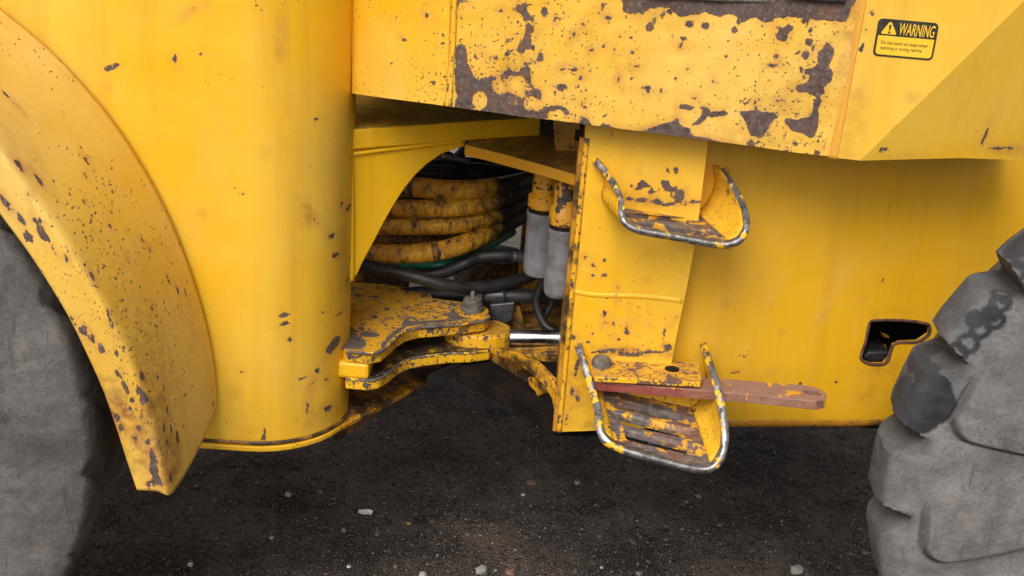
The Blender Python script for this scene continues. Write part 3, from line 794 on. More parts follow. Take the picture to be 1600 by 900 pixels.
hood_outline = [(550, -12), (1362, -12), (1350, 45), (1312, 246), (1240, 238), (1180, 229), (1090, 217), (1000, 205), (920, 195), (860, 187), (820, 183), (760, 174), (700, 166), (640, 158), (600, 153), (550, 146)]
HYW = lambda x, y: HY(x, y) + 0.0035 * mnoise.noise((x * 0.011, y * 0.013, 3.0)) + 0.0012 * mnoise.noise((x * 0.04, y * 0.04, 8.0))
hood = dense_panel('hood_side', hood_outline, [], HYW, 5.0, 0.02, 'hood', loader,
    chips=dict(Y=-0.07, polys=[big, topband, pB, pC, pC2, pD, pE, pF, pBot, pTri], ells=hood_ells, holes=islands),
    stains=[(1240, 150, 60, 80, 0.25), (1180, 215, 80, 25, 0.35), (800, 110, 60, 60, 0.2), (1325, 60, 25, 90, 0.45), (1000, 210, 160, 14, 0.3)], smooth=False)
hood['label'] = 'battered yellow hood side with large bare brown paint chips'
# the hood's depth, its underside blackened for the shadow beneath
hu = [P(x, y, HY(x, y)) + Vector((0, 0.016, 0.012)) for x, y in [(552, 147), (600, 153), (640, 158), (700, 166), (820, 183), (1000, 205), (1180, 229), (1300, 245)]]
hv = hu + [Vector((p.x, 2.1, p.z)) for p in hu]
k = len(hu)
und = mesh('hood_underside', hv, [(i, i + 1, k + i + 1, k + i) for i in range(k - 1)], 'dark', hood)
sol = und.modifiers.new('solid', 'SOLIDIFY'); sol.thickness = 0.008
# weld seam and edge flange
tube('weld_seam', [P(x, y, HY(x, y) - 0.001) for x, y in [(712, -10), (710, 20), (709, 60), (706, 110), (703, 165)]], 0.0045, 'hood', hood, n=24, sides=8)
tube('weld_seam', [P(x, y, HY(x, y) - 0.001) for x, y in [(703, -10), (701, 40), (699, 100), (694, 164)]], 0.003, 'hood', hood, n=24, sides=8)
# bare steel lip with a rubber strip at the very top of the hood
prism('top_lip', [P(x, y, -0.085) for x, y in [(1005, -14), (1358, -14), (1352, 10), (1322, 14), (1250, 7), (1130, 3), (1010, -4)]],
      [P(x, y, -0.085) + Vector((0, 0.04, 0)) for x, y in [(1005, -14), (1358, -14), (1352, 10), (1322, 14), (1250, 7), (1130, 3), (1010, -4)]], 'steel_brown' if 'steel_brown' in M else 'boltsteel', hood, 0.004)
prism('rubber_strip', [P(x, y, -0.10) for x, y in [(1225, -14), (1325, -14), (1322, 6), (1295, 4), (1262, 1), (1228, -4)]],
      [P(x, y, -0.10) + Vector((0, 0.012, 0)) for x, y in [(1225, -14), (1325, -14), (1322, 6), (1295, 4), (1262, 1), (1228, -4)]], 'black', hood, 0.003)

# flange between hood and rear wing
fl = [(1366, -12), (1352, -12), (1340, 50), (1326, 130), (1310, 205), (1300, 247), (1312, 249), (1322, 205), (1338, 130), (1354, 40)]
M['flange'] = paint('yellow_paint_flange', base=(0.72, 0.38, 0.02), pale=(0.58, 0.26, 0.055), fade=0.8, chip=0.74, speck=0.73, halo=0.9, chipscale=50)
fx = [(1358, -12), (1348, 50), (1334, 130), (1317, 205), (1307, 248)]
tube('edge_flange', [P(x, y, -0.088) for x, y in fx], 0.019, 'flange', hood, n=40, sides=16, flat=0.55)
# ---- rear wing: folded sheet carrying the warning decal
WY = -0.105
fold_a, fold_b = P(1610, -8, WY), P(1345, 250, WY)
corner = P(1625, 252, WY + 0.115)
fn = (fold_b - fold_a).cross(corner - fold_a).normalized()
def wing_y(x, y):
    side = (1610 - 1345) * (y - 250) - (-8 - 250) * (x - 1345)
    return PL(x, y, fold_a, fn).y if side > 1 else WY
wing_out = [(1357, -12), (1625, -12), (1625, 251), (1500, 247), (1420, 249), (1345, 251), (1309, 247)]
wing = dense_panel('rear_wing', wing_out, [], wing_y, 9.0, 0.012, 'panel', loader,
    chips=dict(Y=WY, ells=[(1361, 20, 5, 4), (1353, 47, 3, 4), (1349, 66, 3, 4), (1345, 79, 3, 3), (1392, 199, 3, 4), (1425, 153, 3, 2), (1340, 147, 2, 3), (1493, 122, 5, 2, -40), (1562, 215, 2, 10, 10), (1541, 215, 3, 2), (1382, 238, 6, 3), (1378, 235, 8, 3, -30), (1305, 190, 3, 6), (1398, 247, 20, 2), (1590, 248, 20, 3), (1555, 225, 2, 14, 8)]),
    stains=[(1330, 200, 22, 60, 0.3), (1600, 250, 30, 12, 0.3)], creases=[((1608, -6.05), (1347, 248.05))])
wing['label'] = 'plain yellow rear wing sheet with a diagonal fold'
wu = [P(x, y, wing_y(x, y)) + Vector((0, 0.012, 0.004)) for x, y in [(1309, 247), (1345, 251), (1500, 247), (1625, 251)]]
wv = wu + [Vector((p.x, 1.9, p.z)) for p in wu]
wud = mesh('wing_underside', wv, [(i, i + 1, 5 + i, 4 + i) for i in range(3)], 'grimy', wing)
wud.modifiers.new('solid', 'SOLIDIFY').thickness = 0.006

# ---- warning decal on the wing
d00, d10, d01 = P(1373.0, 28.0, WY), P(1467.5, 36.3, WY), P(1363.0, 86.5, WY)
DU, DV = d10 - d00, d01 - d00
def D(u, v, lift=0.0): return d00 + DU * u + DV * v + Vector((0, -0.0012 - lift, 0))
def rrect(u0, v0, u1, v1, r, asp=1.62, corners=(1, 1, 1, 1), n=6):
    out = []
    for (cx_, cy_, a0, on) in ((u0, v0, 180, corners[0]), (u1, v0, 270, corners[1]), (u1, v1, 0, corners[2]), (u0, v1, 90, corners[3])):
        ru, rv = (r / asp, r) if on else (0, 0)
        ccx = cx_ + (ru if cx_ == u0 else -ru); ccy = cy_ + (rv if cy_ == v0 else -rv)
        for k in range(n if on else 1):
            a = R(a0 + 90 * k / (n - 1)) if on else 0
            out.append((ccx + ru * math.cos(a), ccy + rv * math.sin(a)) if on else (cx_, cy_))
    return out
def decal_piece(name, uv, lift, mat, parent):
    fr = [D(u, v, lift) for u, v in uv]
    return prism(name, fr, [p + Vector((0, 0.0008, 0)) for p in fr], mat, parent)
decal = decal_piece('warning_decal', rrect(0, 0, 1, 1, 0.13), 0.0, 'decal_black', loader)
decal['label'] = 'black and yellow WARNING sticker on the rear wing'
decal_piece('yellow_field', rrect(0.035, 0.445, 0.965, 0.95, 0.09, corners=(0, 0, 1, 1)), 0.0010, 'decal_yellow', decal)
decal_piece('hazard_triangle', [(0.20, 0.075), (0.225, 0.09), (0.325, 0.37), (0.31, 0.40), (0.085, 0.40), (0.075, 0.37), (0.18, 0.09)], 0.0010, 'decal_yellow', decal)
decal_piece('exclamation_bar', [(0.185, 0.155), (0.225, 0.155), (0.212, 0.30), (0.198, 0.30)], 0.0020, 'decal_black', decal)
decal_piece('exclamation_dot', [(0.205 + 0.018 * math.cos(a), 0.348 + 0.026 * math.sin(a)) for a in np.linspace(0, 6.283, 11)[:-1]], 0.0020, 'decal_black', decal)
def decal_text(name, text, u, v, width, height, lift, mat, shear=0.0, bold=0.0):
    cu = bpy.data.curves.new(name, 'FONT'); cu.body = text; cu.shear = shear; cu.offset = bold; cu.resolution_u = 3
    ob = bpy.data.objects.new(name, cu); col.objects.link(ob)
    dg = bpy.context.evaluated_depsgraph_get()
    me = bpy.data.meshes.new_from_object(ob.evaluated_get(dg))
    bpy.data.objects.remove(ob); bpy.data.curves.remove(cu)
    xs_ = [v_.co.x for v_ in me.vertices]; ys_ = [v_.co.y for v_ in me.vertices]
    x0, x1, y0, y1 = min(xs_), max(xs_), min(ys_), max(ys_)
    for v_ in me.vertices:
        a = (v_.co.x - x0) / (x1 - x0); b = (v_.co.y - y0) / (y1 - y0)
        v_.co = D(u + width * a, v + height * (1 - b), lift)
    me.materials.clear(); me.materials.append(M[mat])
    o = bpy.data.objects.new(name, me); col.objects.link(o); o.parent = decal
    return o
decal_text('warning_word', 'WARNING', 0.365, 0.075, 0.585, 0.325, 0.0014, 'decal_yellow', 0.12, 0.012)
decal_text('small_print', 'Do not stand on steps when', 0.10, 0.575, 0.77, 0.115, 0.0018, 'decal_black')
decal_text('small_print', 'operating or turning machine.', 0.10, 0.715, 0.70, 0.115, 0.0018, 'decal_black')

# ---- rear frame
RY = lambda x, y: 0.045 + 0.14 * (x - 1040) / 400.0
hole = [(1359, 502), (1375, 500), (1417, 501), (1444, 505), (1452, 509), (1451, 522), (1433, 534), (1405, 535), (1396, 539), (1392, 547), (1388, 561), (1380, 569), (1360, 569), (1347, 563), (1345, 555), (1352, 534), (1356, 514)]
ring = []
rear = dense_panel('rear_frame_side', [(1030, 170), (1640, 215), (1640, 640), (1380, 658), (1130, 660), (1030, 665)], [hole], RY, 7.0, 0.012, 'rear', loader,
    chips=dict(Y=0.14, ells=[(1284, 490, 3, 4), (1303, 522, 4, 3, -30), (1272, 500, 2, 2), (1217, 510, 2, 2), (1137, 525, 2, 4), (1151, 542, 4, 2.5, 20), (1160, 550, 3, 2), (1163, 538, 1.5, 6), (1202, 571, 4, 2, -40), (1247, 595, 5, 5, -40), (1305, 597, 3, 3), (1393, 615, 3, 2), (1173, 581, 2, 2), (1145, 565, 8, 3, -10), (1384, 444, 3, 4), (1245, 325, 2, 2), (1180, 420, 2, 2), (1128, 460, 2.5, 2.5), (1290, 393, 2, 2), (1230, 430, 1.5, 2), (1350, 470, 2, 2)]),
    stains=[(1375, 585, 30, 12, 0.5), (1355, 625, 18, 12, 0.35), (1365, 610, 14, 16, 0.3), (1400, 575, 20, 12, 0.4), (1250, 657, 300, 8, 0.7), (1395, 495, 40, 9, 0.3)])
rear['label'] = 'yellow rear frame side receding behind the rear tyre'
# rust-burnt rim of the cut-out and its cavity, blackened for the shade inside
rim = []
tube('opening_rim', [P(x, y, RY(x, y) + 0.001) for x, y in hole + hole[:1]], 0.0040, M.setdefault('burnt', simple('burnt_brown_edge', (0.035, 0.018, 0.013), (0.17, 0.075, 0.04), 45, 0.75)), rear, n=90, sides=8, caps=False)
hc = P(1400, 535, 0.30)
box('cavity_back', (hc.x - 0.25, 0.33, hc.z - 0.25), (hc.x + 0.3, 0.35, hc.z + 0.25), 'dark', rear)
plateY('cavity_ledge', [(1348, 556), (1358, 549), (1390, 549), (1388, 566), (1352, 567)], 0.20, 0.08, 'black', rear, 0.006)
for a in ([(1366, 541), (1384, 539), (1387, 547), (1370, 549)], [(1376, 520), (1388, 524), (1391, 529), (1381, 527)]):
    plateY('paint_flake', a, 0.25, 0.01, 'grimy', rear, 0.002)
# rounded lower edge and belly of the rear frame
rb = [P(x, y, RY(x, y)) for x, y in [(1030, 663), (1130, 659), (1260, 658.5), (1380, 657), (1640, 640)]]
tube('lower_edge', [p + Vector((0, 0.012, -0.004)) for p in rb], 0.014, M.setdefault('edge_shaded', paint('yellow_paint_lower_edge', base=(0.40, 0.17, 0.008), fade=0.0, chip=0.60, speck=0.62, grime=0.25)), rear, n=60, sides=14)  # dark base paints in the shading of the rounded edge
bv = [p + Vector((0, 0.02, -0.010)) for p in rb]; bw = [Vector((p.x, 1.9, p.z)) for p in bv]
mesh('belly_plate', bv + bw, [(i, i + 1, 6 + i, 5 + i) for i in range(4)], 'tar', rear)

# upright bracket plate in front of the joint
s5 = lambda L: [(860 + e[0] / 3.103, 190 + e[1] / 3.103, e[2] / 3.103, e[3] / 3.103, *(e[4:])) for e in L]
s6 = lambda L: [(860 + e[0] / 3.215, 480 + e[1] / 3.215, e[2] / 3.215, e[3] / 3.215, *(e[4:])) for e in L]
br_ells = s5([(390, 148, 6, 5), (295, 62, 4, 5), (435, 245, 5, 11), (570, 235, 6, 13, -15), (607, 235, 8, 18, -15), (440, 308, 15, 26, 25), (470, 312, 16, 9, -40), (415, 330, 10, 5), (490, 338, 18, 12, -30), (520, 332, 14, 7), (560, 305, 26, 18, 30), (575, 322, 22, 14), (545, 295, 10, 8), (605, 318, 12, 10), (395, 310, 7, 8), (632, 345, 18, 16), (600, 350, 18, 10),
    (440, 380, 30, 12), (385, 375, 14, 8), (515, 385, 30, 10), (560, 400, 40, 8), (620, 375, 26, 12), (640, 395, 40, 8), (700, 385, 25, 8), (170, 658, 10, 9), (262, 745, 13, 10, -20), (205, 690, 9, 8), (215, 700, 6, 10, -40), (205, 750, 8, 7), (262, 670, 8, 10), (325, 805, 5, 6), (278, 855, 10, 5, -20), (475, 768, 4, 4), (313, 875, 7, 7), (125, 690, 6, 10), (120, 720, 5, 7), (140, 860, 6, 8)])
br_ells += s6([(272, 30, 8, 17), (385, 128, 14, 13), (383, 100, 4, 20), (510, 183, 8, 7), (570, 130, 6, 32), (280, 78, 10, 6), (315, 80, 8, 10), (257, 105, 7, 8), (635, 55, 8, 8), (410, 70, 7, 3), (258, 48, 5, 7), (105, 150, 22, 14), (75, 230, 14, 34, 10), (130, 300, 10, 50, 10), (110, 420, 10, 20), (90, 90, 10, 14), (65, 330, 8, 20), (135, 460, 12, 20, -20), (60, 480, 6, 14), (190, 175, 10, 8), (590, 200, 22, 16), (330, 215, 60, 10), (480, 220, 80, 9), (400, 240, 60, 8), (300, 140, 6, 8), (430, 40, 8, 6), (180, 90, 8, 6), (210, 140, 6, 10), (340, 160, 10, 6), (450, 150, 6, 6), (500, 90, 8, 5), (600, 100, 5, 8), (250, 225, 40, 9), (80, 560, 5, 20)])
bracket = dense_panel('joint_bracket', [(919, 150), (1116, 160), (1106, 225), (1098, 290), (1088, 370), (1073, 450), (1056, 530), (1045, 590), (1030, 668), (950, 672), (871, 675), (880, 580), (890, 470), (902, 340), (913, 225)], [], lambda x, y: 0.0, 5.0, 0.05, 'bracket', loader,
    chips=dict(Y=0.0, ells=br_ells), stains=[(1010, 315, 75, 14, 0.55), (1060, 300, 20, 14, 0.5), (990, 550, 90, 10, 0.8), (900, 600, 25, 80, 0.5), (1040, 545, 16, 12, 0.6), (930, 665, 60, 8, 0.7), (895, 600, 8, 80, 0.6)])
bracket['label'] = 'upright yellow bracket plate carrying both footsteps'
# bracket flank turning into the machine, and the weld ridge across it
fl = [(914, 216), (902, 340), (890, 470), (880, 580), (871, 674)]
fr = [P(x, y, 0.004) + Vector((0.001, 0, 0)) for x, y in fl]
fk = fr + [p + Vector((0.015, 0.42, 0)) for p in fr]
fkm = mesh('bracket_flank', fk, [(i, i + 1, 6 + i, 5 + i) for i in range(4)], 'grimy', bracket)
fkm.modifiers.new('solid', 'SOLIDIFY').thickness = 0.012
tube('weld_ridge', [P(x, y, 0.001) for x, y in [(893, 455), (930, 461), (1000, 463), (1066, 470)]], 0.006, 'bracket', bracket, n=30, sides=10, flat=0.5)
tube('side_weld', [P(x, y, 0.0) + Vector((0.004, 0, 0)) for x, y in fl], 0.006, M['hitch'], bracket, n=60, sides=8)

# ---- footsteps: bent strap with a slotted tread
def slot_plate(name, corner_fn, slots, nu, mat, parent, th):
    """a plate in (u, v) with rounded slots, mapped by corner_fn(u, v) -> point"""
    outer = [(0, 0), (1, 0), (1, 1), (0, 1)]
    od = []
    for a, b in zip(outer, outer[1:] + outer[:1]):
        od += [(a[0] + (b[0] - a[0]) * i / nu, a[1] + (b[1] - a[1]) * i / nu) for i in range(nu)]
    loops = [od]
    for (u0, u1, v, hw, asp) in slots:
        lp = []
        ru = hw * asp
        for k in range(9): a = R(90 + 180 * k / 8); lp.append((u0 + ru + ru * math.cos(a), v + hw * math.sin(a)))
        for k in range(9): a = R(-90 + 180 * k / 8); lp.append((u1 - ru + ru * math.cos(a), v + hw * math.sin(a)))
        loops.append(lp)
    tri = tessellate_polygon([[Vector((u, v, 0)) for u, v in lp] for lp in loops])
    flat = [p for lp in loops for p in lp]
    top = [corner_fn(u, v) for u, v in flat]
    dn = [p - Vector((0, 0, th)) for p in top]
    n = len(flat)
    f = [tuple(t) for t in tri] + [(t[2] + n, t[1] + n, t[0] + n) for t in tri]
    s = 0
    for lp in loops:
        k = len(lp)
        f += [(s + i, s + (i + 1) % k, n + s + (i + 1) % k, n + s + i) for i in range(k)]
        s += k
    return fix_normals(mesh(name, top + dn, f, mat, parent))
def footstep(front_px, front_Y, back_Y, back_shift, slots, label, rim_r, cut0, cut1, shear, th=0.009):
    fp = [P(x, y, Y) for (x, y), Y in zip(front_px, front_Y)]
    n = 90
    fs = spline(fp, n)
    bs = []
    for i, p in enumerate(fs):
        q = Vector((p.x - shear * (back_Y(p) - p.y), back_Y(p), p.z + back_shift * min(1.0, max(0.0, (-p.y - 0.08) / 0.10))))
        bs.append(q)
    # strap: wings only (the tread is a slotted plate of its own)
    L = [0.0]
    for a, b in zip(fs, fs[1:]): L.append(L[-1] + (b - a).length)
    i0 = next(i for i in range(n) if fs[i].x > P(*cut0).x and fs[i].z < P(*cut0).z + 0.05)
    i1 = next(i for i in range(i0, n) if fs[i].x > P(*cut1).x)
    root = None
    for (a, b) in ((0, i0), (i1, n - 1)):
        v, f = [], []
        for i in range(a, b + 1):
            for k in range(7): v.append(fs[i].lerp(bs[i], k / 6))
        m_ = b - a
        f = [(i * 7 + k, (i + 1) * 7 + k, (i + 1) * 7 + k + 1, i * 7 + k + 1) for i in range(m_) for k in range(6)]
        o = mesh('footstep' if root is None else 'step_wing', v, f, 'step', loader if root is None else root, True)
        s_ = o.modifiers.new('solid', 'SOLIDIFY'); s_.thickness = th; s_.offset = 0
        if root is None: root = o
    root['label'] = label
    fa, fb, ba, bb = fs[i0], fs[i1], bs[i0], bs[i1]
    def cf(u, v):
        s = i0 + (i1 - i0) * u; k = min(int(s), n - 2); t = s - k
        return fs[k].lerp(fs[k + 1], t).lerp(bs[k].lerp(bs[k + 1], t), v)
    slot_plate('step_tread', cf, slots, 16, 'tread', root, th)
    v, f = [], []
    sec = [(-1, 0.30), (-0.95, -0.6), (-0.45, -1.0), (0.45, -1.0), (0.95, -0.6), (1, 0.30), (1, 1.5), (-1, 1.5)]
    for i, p in enumerate(fs):
        t = fs[min(i + 1, n - 1)] - fs[max(i - 1, 0)]
        t.y = 0; t.normalize(); nr = Vector((t.z, 0, -t.x))
        dn = Vector((-shear * 0, 1, 0))
        jit = 1 + 0.18 * mnoise.noise((p.x * 40, p.z * 40, 1.0))
        for a, b in sec: v.append(p + nr * (a * rim_r * 0.86 * jit) + dn * (b * rim_r * 0.9))
    k = len(sec)
    f = [(i * k + j, (i + 1) * k + j, (i + 1) * k + (j + 1) % k, i * k + (j + 1) % k) for i in range(n - 1) for j in range(k)]
    f += [tuple(range(k)), tuple(range((n - 1) * k, n * k))]
    ro = fix_normals(mesh('step_rim', v, f, 'rim', root, True))
    es = ro.modifiers.new('split', 'EDGE_SPLIT'); es.split_angle = R(50)
    return root
u_px = [(930, 252), (945, 268), (960, 290), (970, 312), (971, 332), (975, 346), (990, 357), (1015, 363), (1060, 371), (1110, 380), (1138, 382), (1157, 374), (1166, 356), (1165, 334), (1155, 308), (1141, 284), (1128, 266)]
u_Y = [-0.012, -0.035, -0.075, -0.11, -0.135, -0.145, -0.15, -0.15, -0.15, -0.15, -0.15, -0.145, -0.135, -0.105, -0.06, -0.02, 0.03]
footstep(u_px, u_Y, lambda p: 0.004 if p.x < P(1085, 350, 0).x else 0.085, 0.0, [(0.06, 0.86, 0.24, 0.085, 0.45), (0.04, 0.80, 0.60, 0.085, 0.45)],
         'upper footstep, slotted yellow step below the hood', 0.0076, (985, 355, -0.15), (1140, 381, -0.15), 0.22)
l_px = [(903, 540), (912, 568), (924, 605), (934, 640), (936, 664), (944, 686), (966, 700), (1000, 711), (1050, 724), (1088, 733), (1112, 731), (1128, 712), (1133, 680), (1128, 640), (1119, 600), (1109, 568), (1099, 540)]
l_Y = [-0.012, -0.05, -0.09, -0.135, -0.165, -0.185, -0.195, -0.20, -0.20, -0.20, -0.20, -0.19, -0.17, -0.13, -0.085, -0.035, 0.03]
lower = footstep(l_px, l_Y, lambda p: 0.004, 0.050, [(0.16, 0.80, 0.24, 0.062, 0.55), (0.14, 0.80, 0.47, 0.062, 0.55), (0.14, 0.78, 0.70, 0.062, 0.55)],
         'lower footstep, worn slotted step with bright steel rim near the ground', 0.0092, (955, 695, -0.195), (1110, 731, -0.20), 0.13)
for (x, y, Y) in ((1128, 266, 0.085),):
    revolve('mounting_weld', P(x, y, Y), (0, -1, 0), [(0.016, -0.03), (0.016, 0.004), (0.011, 0.010), (0.0001, 0.011)], 'step', bracket, 18)

# ---- articulation lock: shelf with bolt above the red bar
zs_ = P(1000, 590, -0.085).z
sh = [PZ(x, y, zs_) for x, y in [(912, 556), (1000, 560), (1048, 564), (1092, 566), (1097, 590), (1095, 597), (1000, 592), (930, 588), (922, 575)]]
lock_shelf = plateZ('lock_shelf', [(p.x, p.y) for p in sh], zs_, 0.013, 'worn', loader, 0.002)
lock_shelf['label'] = 'yellow rusty shelf above the red bar'
bc = PZ(939, 571, zs_)
revolve('lock_bolt', (bc.x, bc.y, zs_ - 0.01), (0.05, -0.1, 1), [(0.021, 0), (0.022, 0.022), (0.019, 0.028), (0.0001, 0.029)], 'boltsteel', lock_shelf, 10)
hc2 = PZ(1050, 577, zs_)
revolve('pin_hole_disc', (hc2.x, hc2.y, zs_ - 0.002), (0, 0, 1), [(0.016, 0), (0.016, 0.0035), (0.013, 0.004), (0.0001, 0.0038)], 'dark', lock_shelf, 20)  # dark disc on the shelf, standing in for a hole's shade
zb_ = P(1200, 617, -0.085).z
bl = [PZ(x, y, zb_) for x, y in [(925, 578), (1115, 590), (1200, 597), (1262, 602), (1284, 608), (1292, 616), (1290, 624), (1276, 627), (1200, 619), (1120, 612), (925, 596)]]
def bar_with_hole():
    outer = [(p.x, p.y) for p in bl]
    c = PZ(1270, 613, zb_); e1 = PZ(1284, 615, zb_); rr = (e1 - c).length
    lp = [(c.x + rr * math.cos(R(30 * k)), c.y + rr * 0.75 * math.sin(R(30 * k))) for k in range(12)]
    tri = tessellate_polygon([[Vector((x, y, 0)) for x, y in outer], [Vector((x, y, 0)) for x, y in lp]])
    fl_ = outer + lp; n = len(fl_); T = 0.021
    v = [Vector((x, y, zb_)) for x, y in fl_] + [Vector((x, y, zb_ - T)) for x, y in fl_]
    f = [tuple(t) for t in tri] + [(t[2] + n, t[1] + n, t[0] + n) for t in tri]
    s = 0
    for L_ in (outer, lp):
        k = len(L_); f += [(s + i, s + (i + 1) % k, n + s + (i + 1) % k, n + s + i) for i in range(k)]; s += k
    o = fix_normals(mesh('lock_bar', v, f, 'red', loader))
    return bevel(o, 0.002, 2, 50)
bar = bar_with_hole()
bar['label'] = 'faded red articulation lock bar with a hole in its end'
# rusty plate behind the bar
plateY('lock_back_plate', [(920, 585), (1098, 592), (1100, 640), (930, 625)], -0.012, 0.010, M['worn'], lock_shelf, 0.002)

# ---- upper hitch arm of the front frame
zt = P(556, 201, 0.20).z
tA, tB, tC_ = PZ(546, 203, zt), PZ(727, 190, zt), PZ(845, 183, zt)
thk = (zt - PL(560, 236, tA, Vector((0, 1, 0))).z)
back = [Vector((tC_.x, tC_.y + 0.25, zt)), Vector((tA.x - 0.1, tA.y + 0.9, zt)), Vector((tA.x - 0.1, tA.y + 0.1, zt))]
harm = plateZ('upper_hitch_plate', [(p.x, p.y) for p in [tA, tB, tC_] + back], zt, thk, M.setdefault('harm', paint('yellow_paint_arm', base=(0.84, 0.45, 0.006), fade=0.0, chip=0.78, speck=0.76, dust=0.7)), loader, 0.004)  # base brightened against the hood's shade, like the web
harm['label'] = 'yellow upper hitch plate with a dirty top under the hood'
wdir = (tB - tA); wdir.z = 0; wdir.normalize()
wn_ = Vector((wdir.y, -wdir.x, 0))
w0 = tA + wn_ * -0.010
arch = [(540, 236), (600, 230), (660, 224), (728, 216), (726, 229), (708, 234), (690, 241), (668, 256), (650, 273), (632, 295), (616, 320), (600, 348), (586, 375), (575, 395), (566, 412), (559, 428), (552, 437), (540, 442)]
wp = [PL(x, y, w0, wn_) for x, y in arch]
web = prism('hitch_web', wp, [p - wn_ * 0.022 for p in wp], M['inner'], harm, 0.003)
tube('web_weld', [PL(x, y, w0, wn_) + wn_ * 0.001 for x, y in [(549, 241), (590, 235), (660, 227), (722, 220)]], 0.006, 'inner', harm, n=40, sides=8)
tube('corner_weld', [PL(x, y, w0, wn_) + wn_ * 0.003 for x, y in [(548, 178), (547, 240), (548, 330), (548, 438)]], 0.007, 'inner', harm, n=40, sides=8)

# ---- lower hitch: two cranked plates, the cylinder eye between them
zu = P(560, 549, 0.13).z
hp = [(536, 440), (600, 444), (640, 450), (672, 458), (676, 466), (715, 471), (750, 477), (763, 486), (765, 494), (757, 500), (725, 505), (690, 508), (655, 511), (635, 516), (622, 524), (608, 537), (596, 547), (578, 551), (540, 547), (532, 538)]
hz = [PZ(x, y, zu) for x, y in hp]
hitch = plateZ('steering_hitch_plate', [(p.x, p.y) for p in hz], zu, 0.031, 'hitch', loader, 0.004)
hitch['label'] = 'chipped yellow cranked plate with a pin, top one of the pair'
zt_ = zu + 0.002
hq = lambda L: [(540 + x / 4.5, 430 + y / 4.5) for x, y in L]
top_poly = [hq([(-30, 360), (0, 350), (40, 365), (60, 390), (75, 430), (135, 455), (150, 500), (100, 530), (-30, 520)]),
            hq([(240, 500), (310, 425), (390, 365), (405, 318), (425, 300), (450, 330), (540, 325), (700, 318), (860, 296), (1010, 258), (1010, 290), (860, 312), (700, 336), (540, 350), (430, 365), (330, 440), (260, 520)]),
            hq([(690, 285), (740, 262), (830, 280), (860, 300), (760, 315)])]
top_ell = [(540 + x / 4.5, 430 + y / 4.5, a / 4.5 * 1.1, b / 4.5 * 2.6) for x, y, a, b in [(170, 422, 70, 22), (510, 218, 24, 9), (290, 245, 20, 13), (200, 300, 22, 14), (115, 352, 18, 11), (90, 150, 40, 14), (200, 155, 40, 10), (260, 100, 20, 6), (430, 128, 36, 9), (560, 150, 34, 12), (620, 255, 15, 5), (745, 235, 16, 6), (40, 110, 16, 6), (350, 180, 24, 5), (150, 75, 12, 5), (450, 300, 30, 7), (60, 200, 18, 7), (380, 265, 10, 4), (780, 205, 30, 7), (600, 120, 30, 6)]]
tskin = dense_panel('plate_top', hp, [], lambda x, y: PZ(x, y, zt_).y, 3.5, Vector((0, 0, -0.006)), 'hitch_top', hitch, chips=dict(Z=zu, polys=top_poly, ells=top_ell))
tube('worn_edge', [PZ(x, y, zt_) + Vector((0, 0.002, -0.003)) for x, y in hp[8:19]], 0.0042, 'worn_edge', hitch, n=80, sides=8)
zw = P(560, 592, 0.13).z
lp_ = [(534, 500), (640, 500), (740, 520), (770, 540), (765, 547), (735, 551), (700, 552), (660, 557), (640, 561), (622, 569), (606, 583), (592, 591), (575, 594), (540, 591)]
lz = [PZ(x, y, zw) for x, y in lp_]
hitch2 = plateZ('steering_hitch_plate', [(p.x, p.y) for p in lz], zw, 0.028, 'hitch_low', loader, 0.004)
hitch2['label'] = 'chipped yellow cranked plate, lower one of the pair'
tube('worn_edge', [PZ(x, y, zw) + Vector((0, 0.002, -0.002)) for x, y in lp_[4:14]], 0.0035, 'worn_edge', hitch2, n=80, sides=8)
bk0 = PZ(540, 549, zu); bk1 = PZ(577, 551, zu)
box('spacer_block', (bk0.x - 0.03, bk0.y + 0.006, zw - 0.002), (bk1.x, bk0.y + 0.10, zu - 0.030), 'lip', hitch, 0.008)
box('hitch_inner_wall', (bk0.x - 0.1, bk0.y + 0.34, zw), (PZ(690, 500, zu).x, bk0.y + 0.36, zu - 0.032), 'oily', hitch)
fw = [PL(x, y, ins[1] - qn * 0.10, qn) for x, y in [(530, 560), (600, 585), (700, 555), (775, 545), (775, 560), (690, 590), (600, 640), (530, 690)]]
prism('front_joint_wall', fw, [p - qn * 0.02 for p in fw], 'rusty', shell, 0.003)
# pin with washer and grease nipple
pc = PZ(737, 488, zu)
revolve('pin_washer', (pc.x, pc.y, zu), (0, 0, 1), [(0.043, 0), (0.043, 0.006), (0.0001, 0.006)], 'hitch', hitch, 28)
revolve('hitch_pin', (pc.x, pc.y, zu + 0.006), (0, 0, 1), [(0.030, 0), (0.030, 0.012), (0.026, 0.013), (0.026, 0.022), (0.023, 0.023), (0.022, 0.032), (0.012, 0.036), (0.006, 0.037), (0.006, 0.05), (0.003, 0.052), (0.0001, 0.052)], 'boltsteel', hitch, 14)
revolve('pin_shaft', (pc.x, pc.y, zw - 0.02), (0, 0, 1), [(0.028, 0), (0.028, zu - zw)], 'steel', hitch, 20)
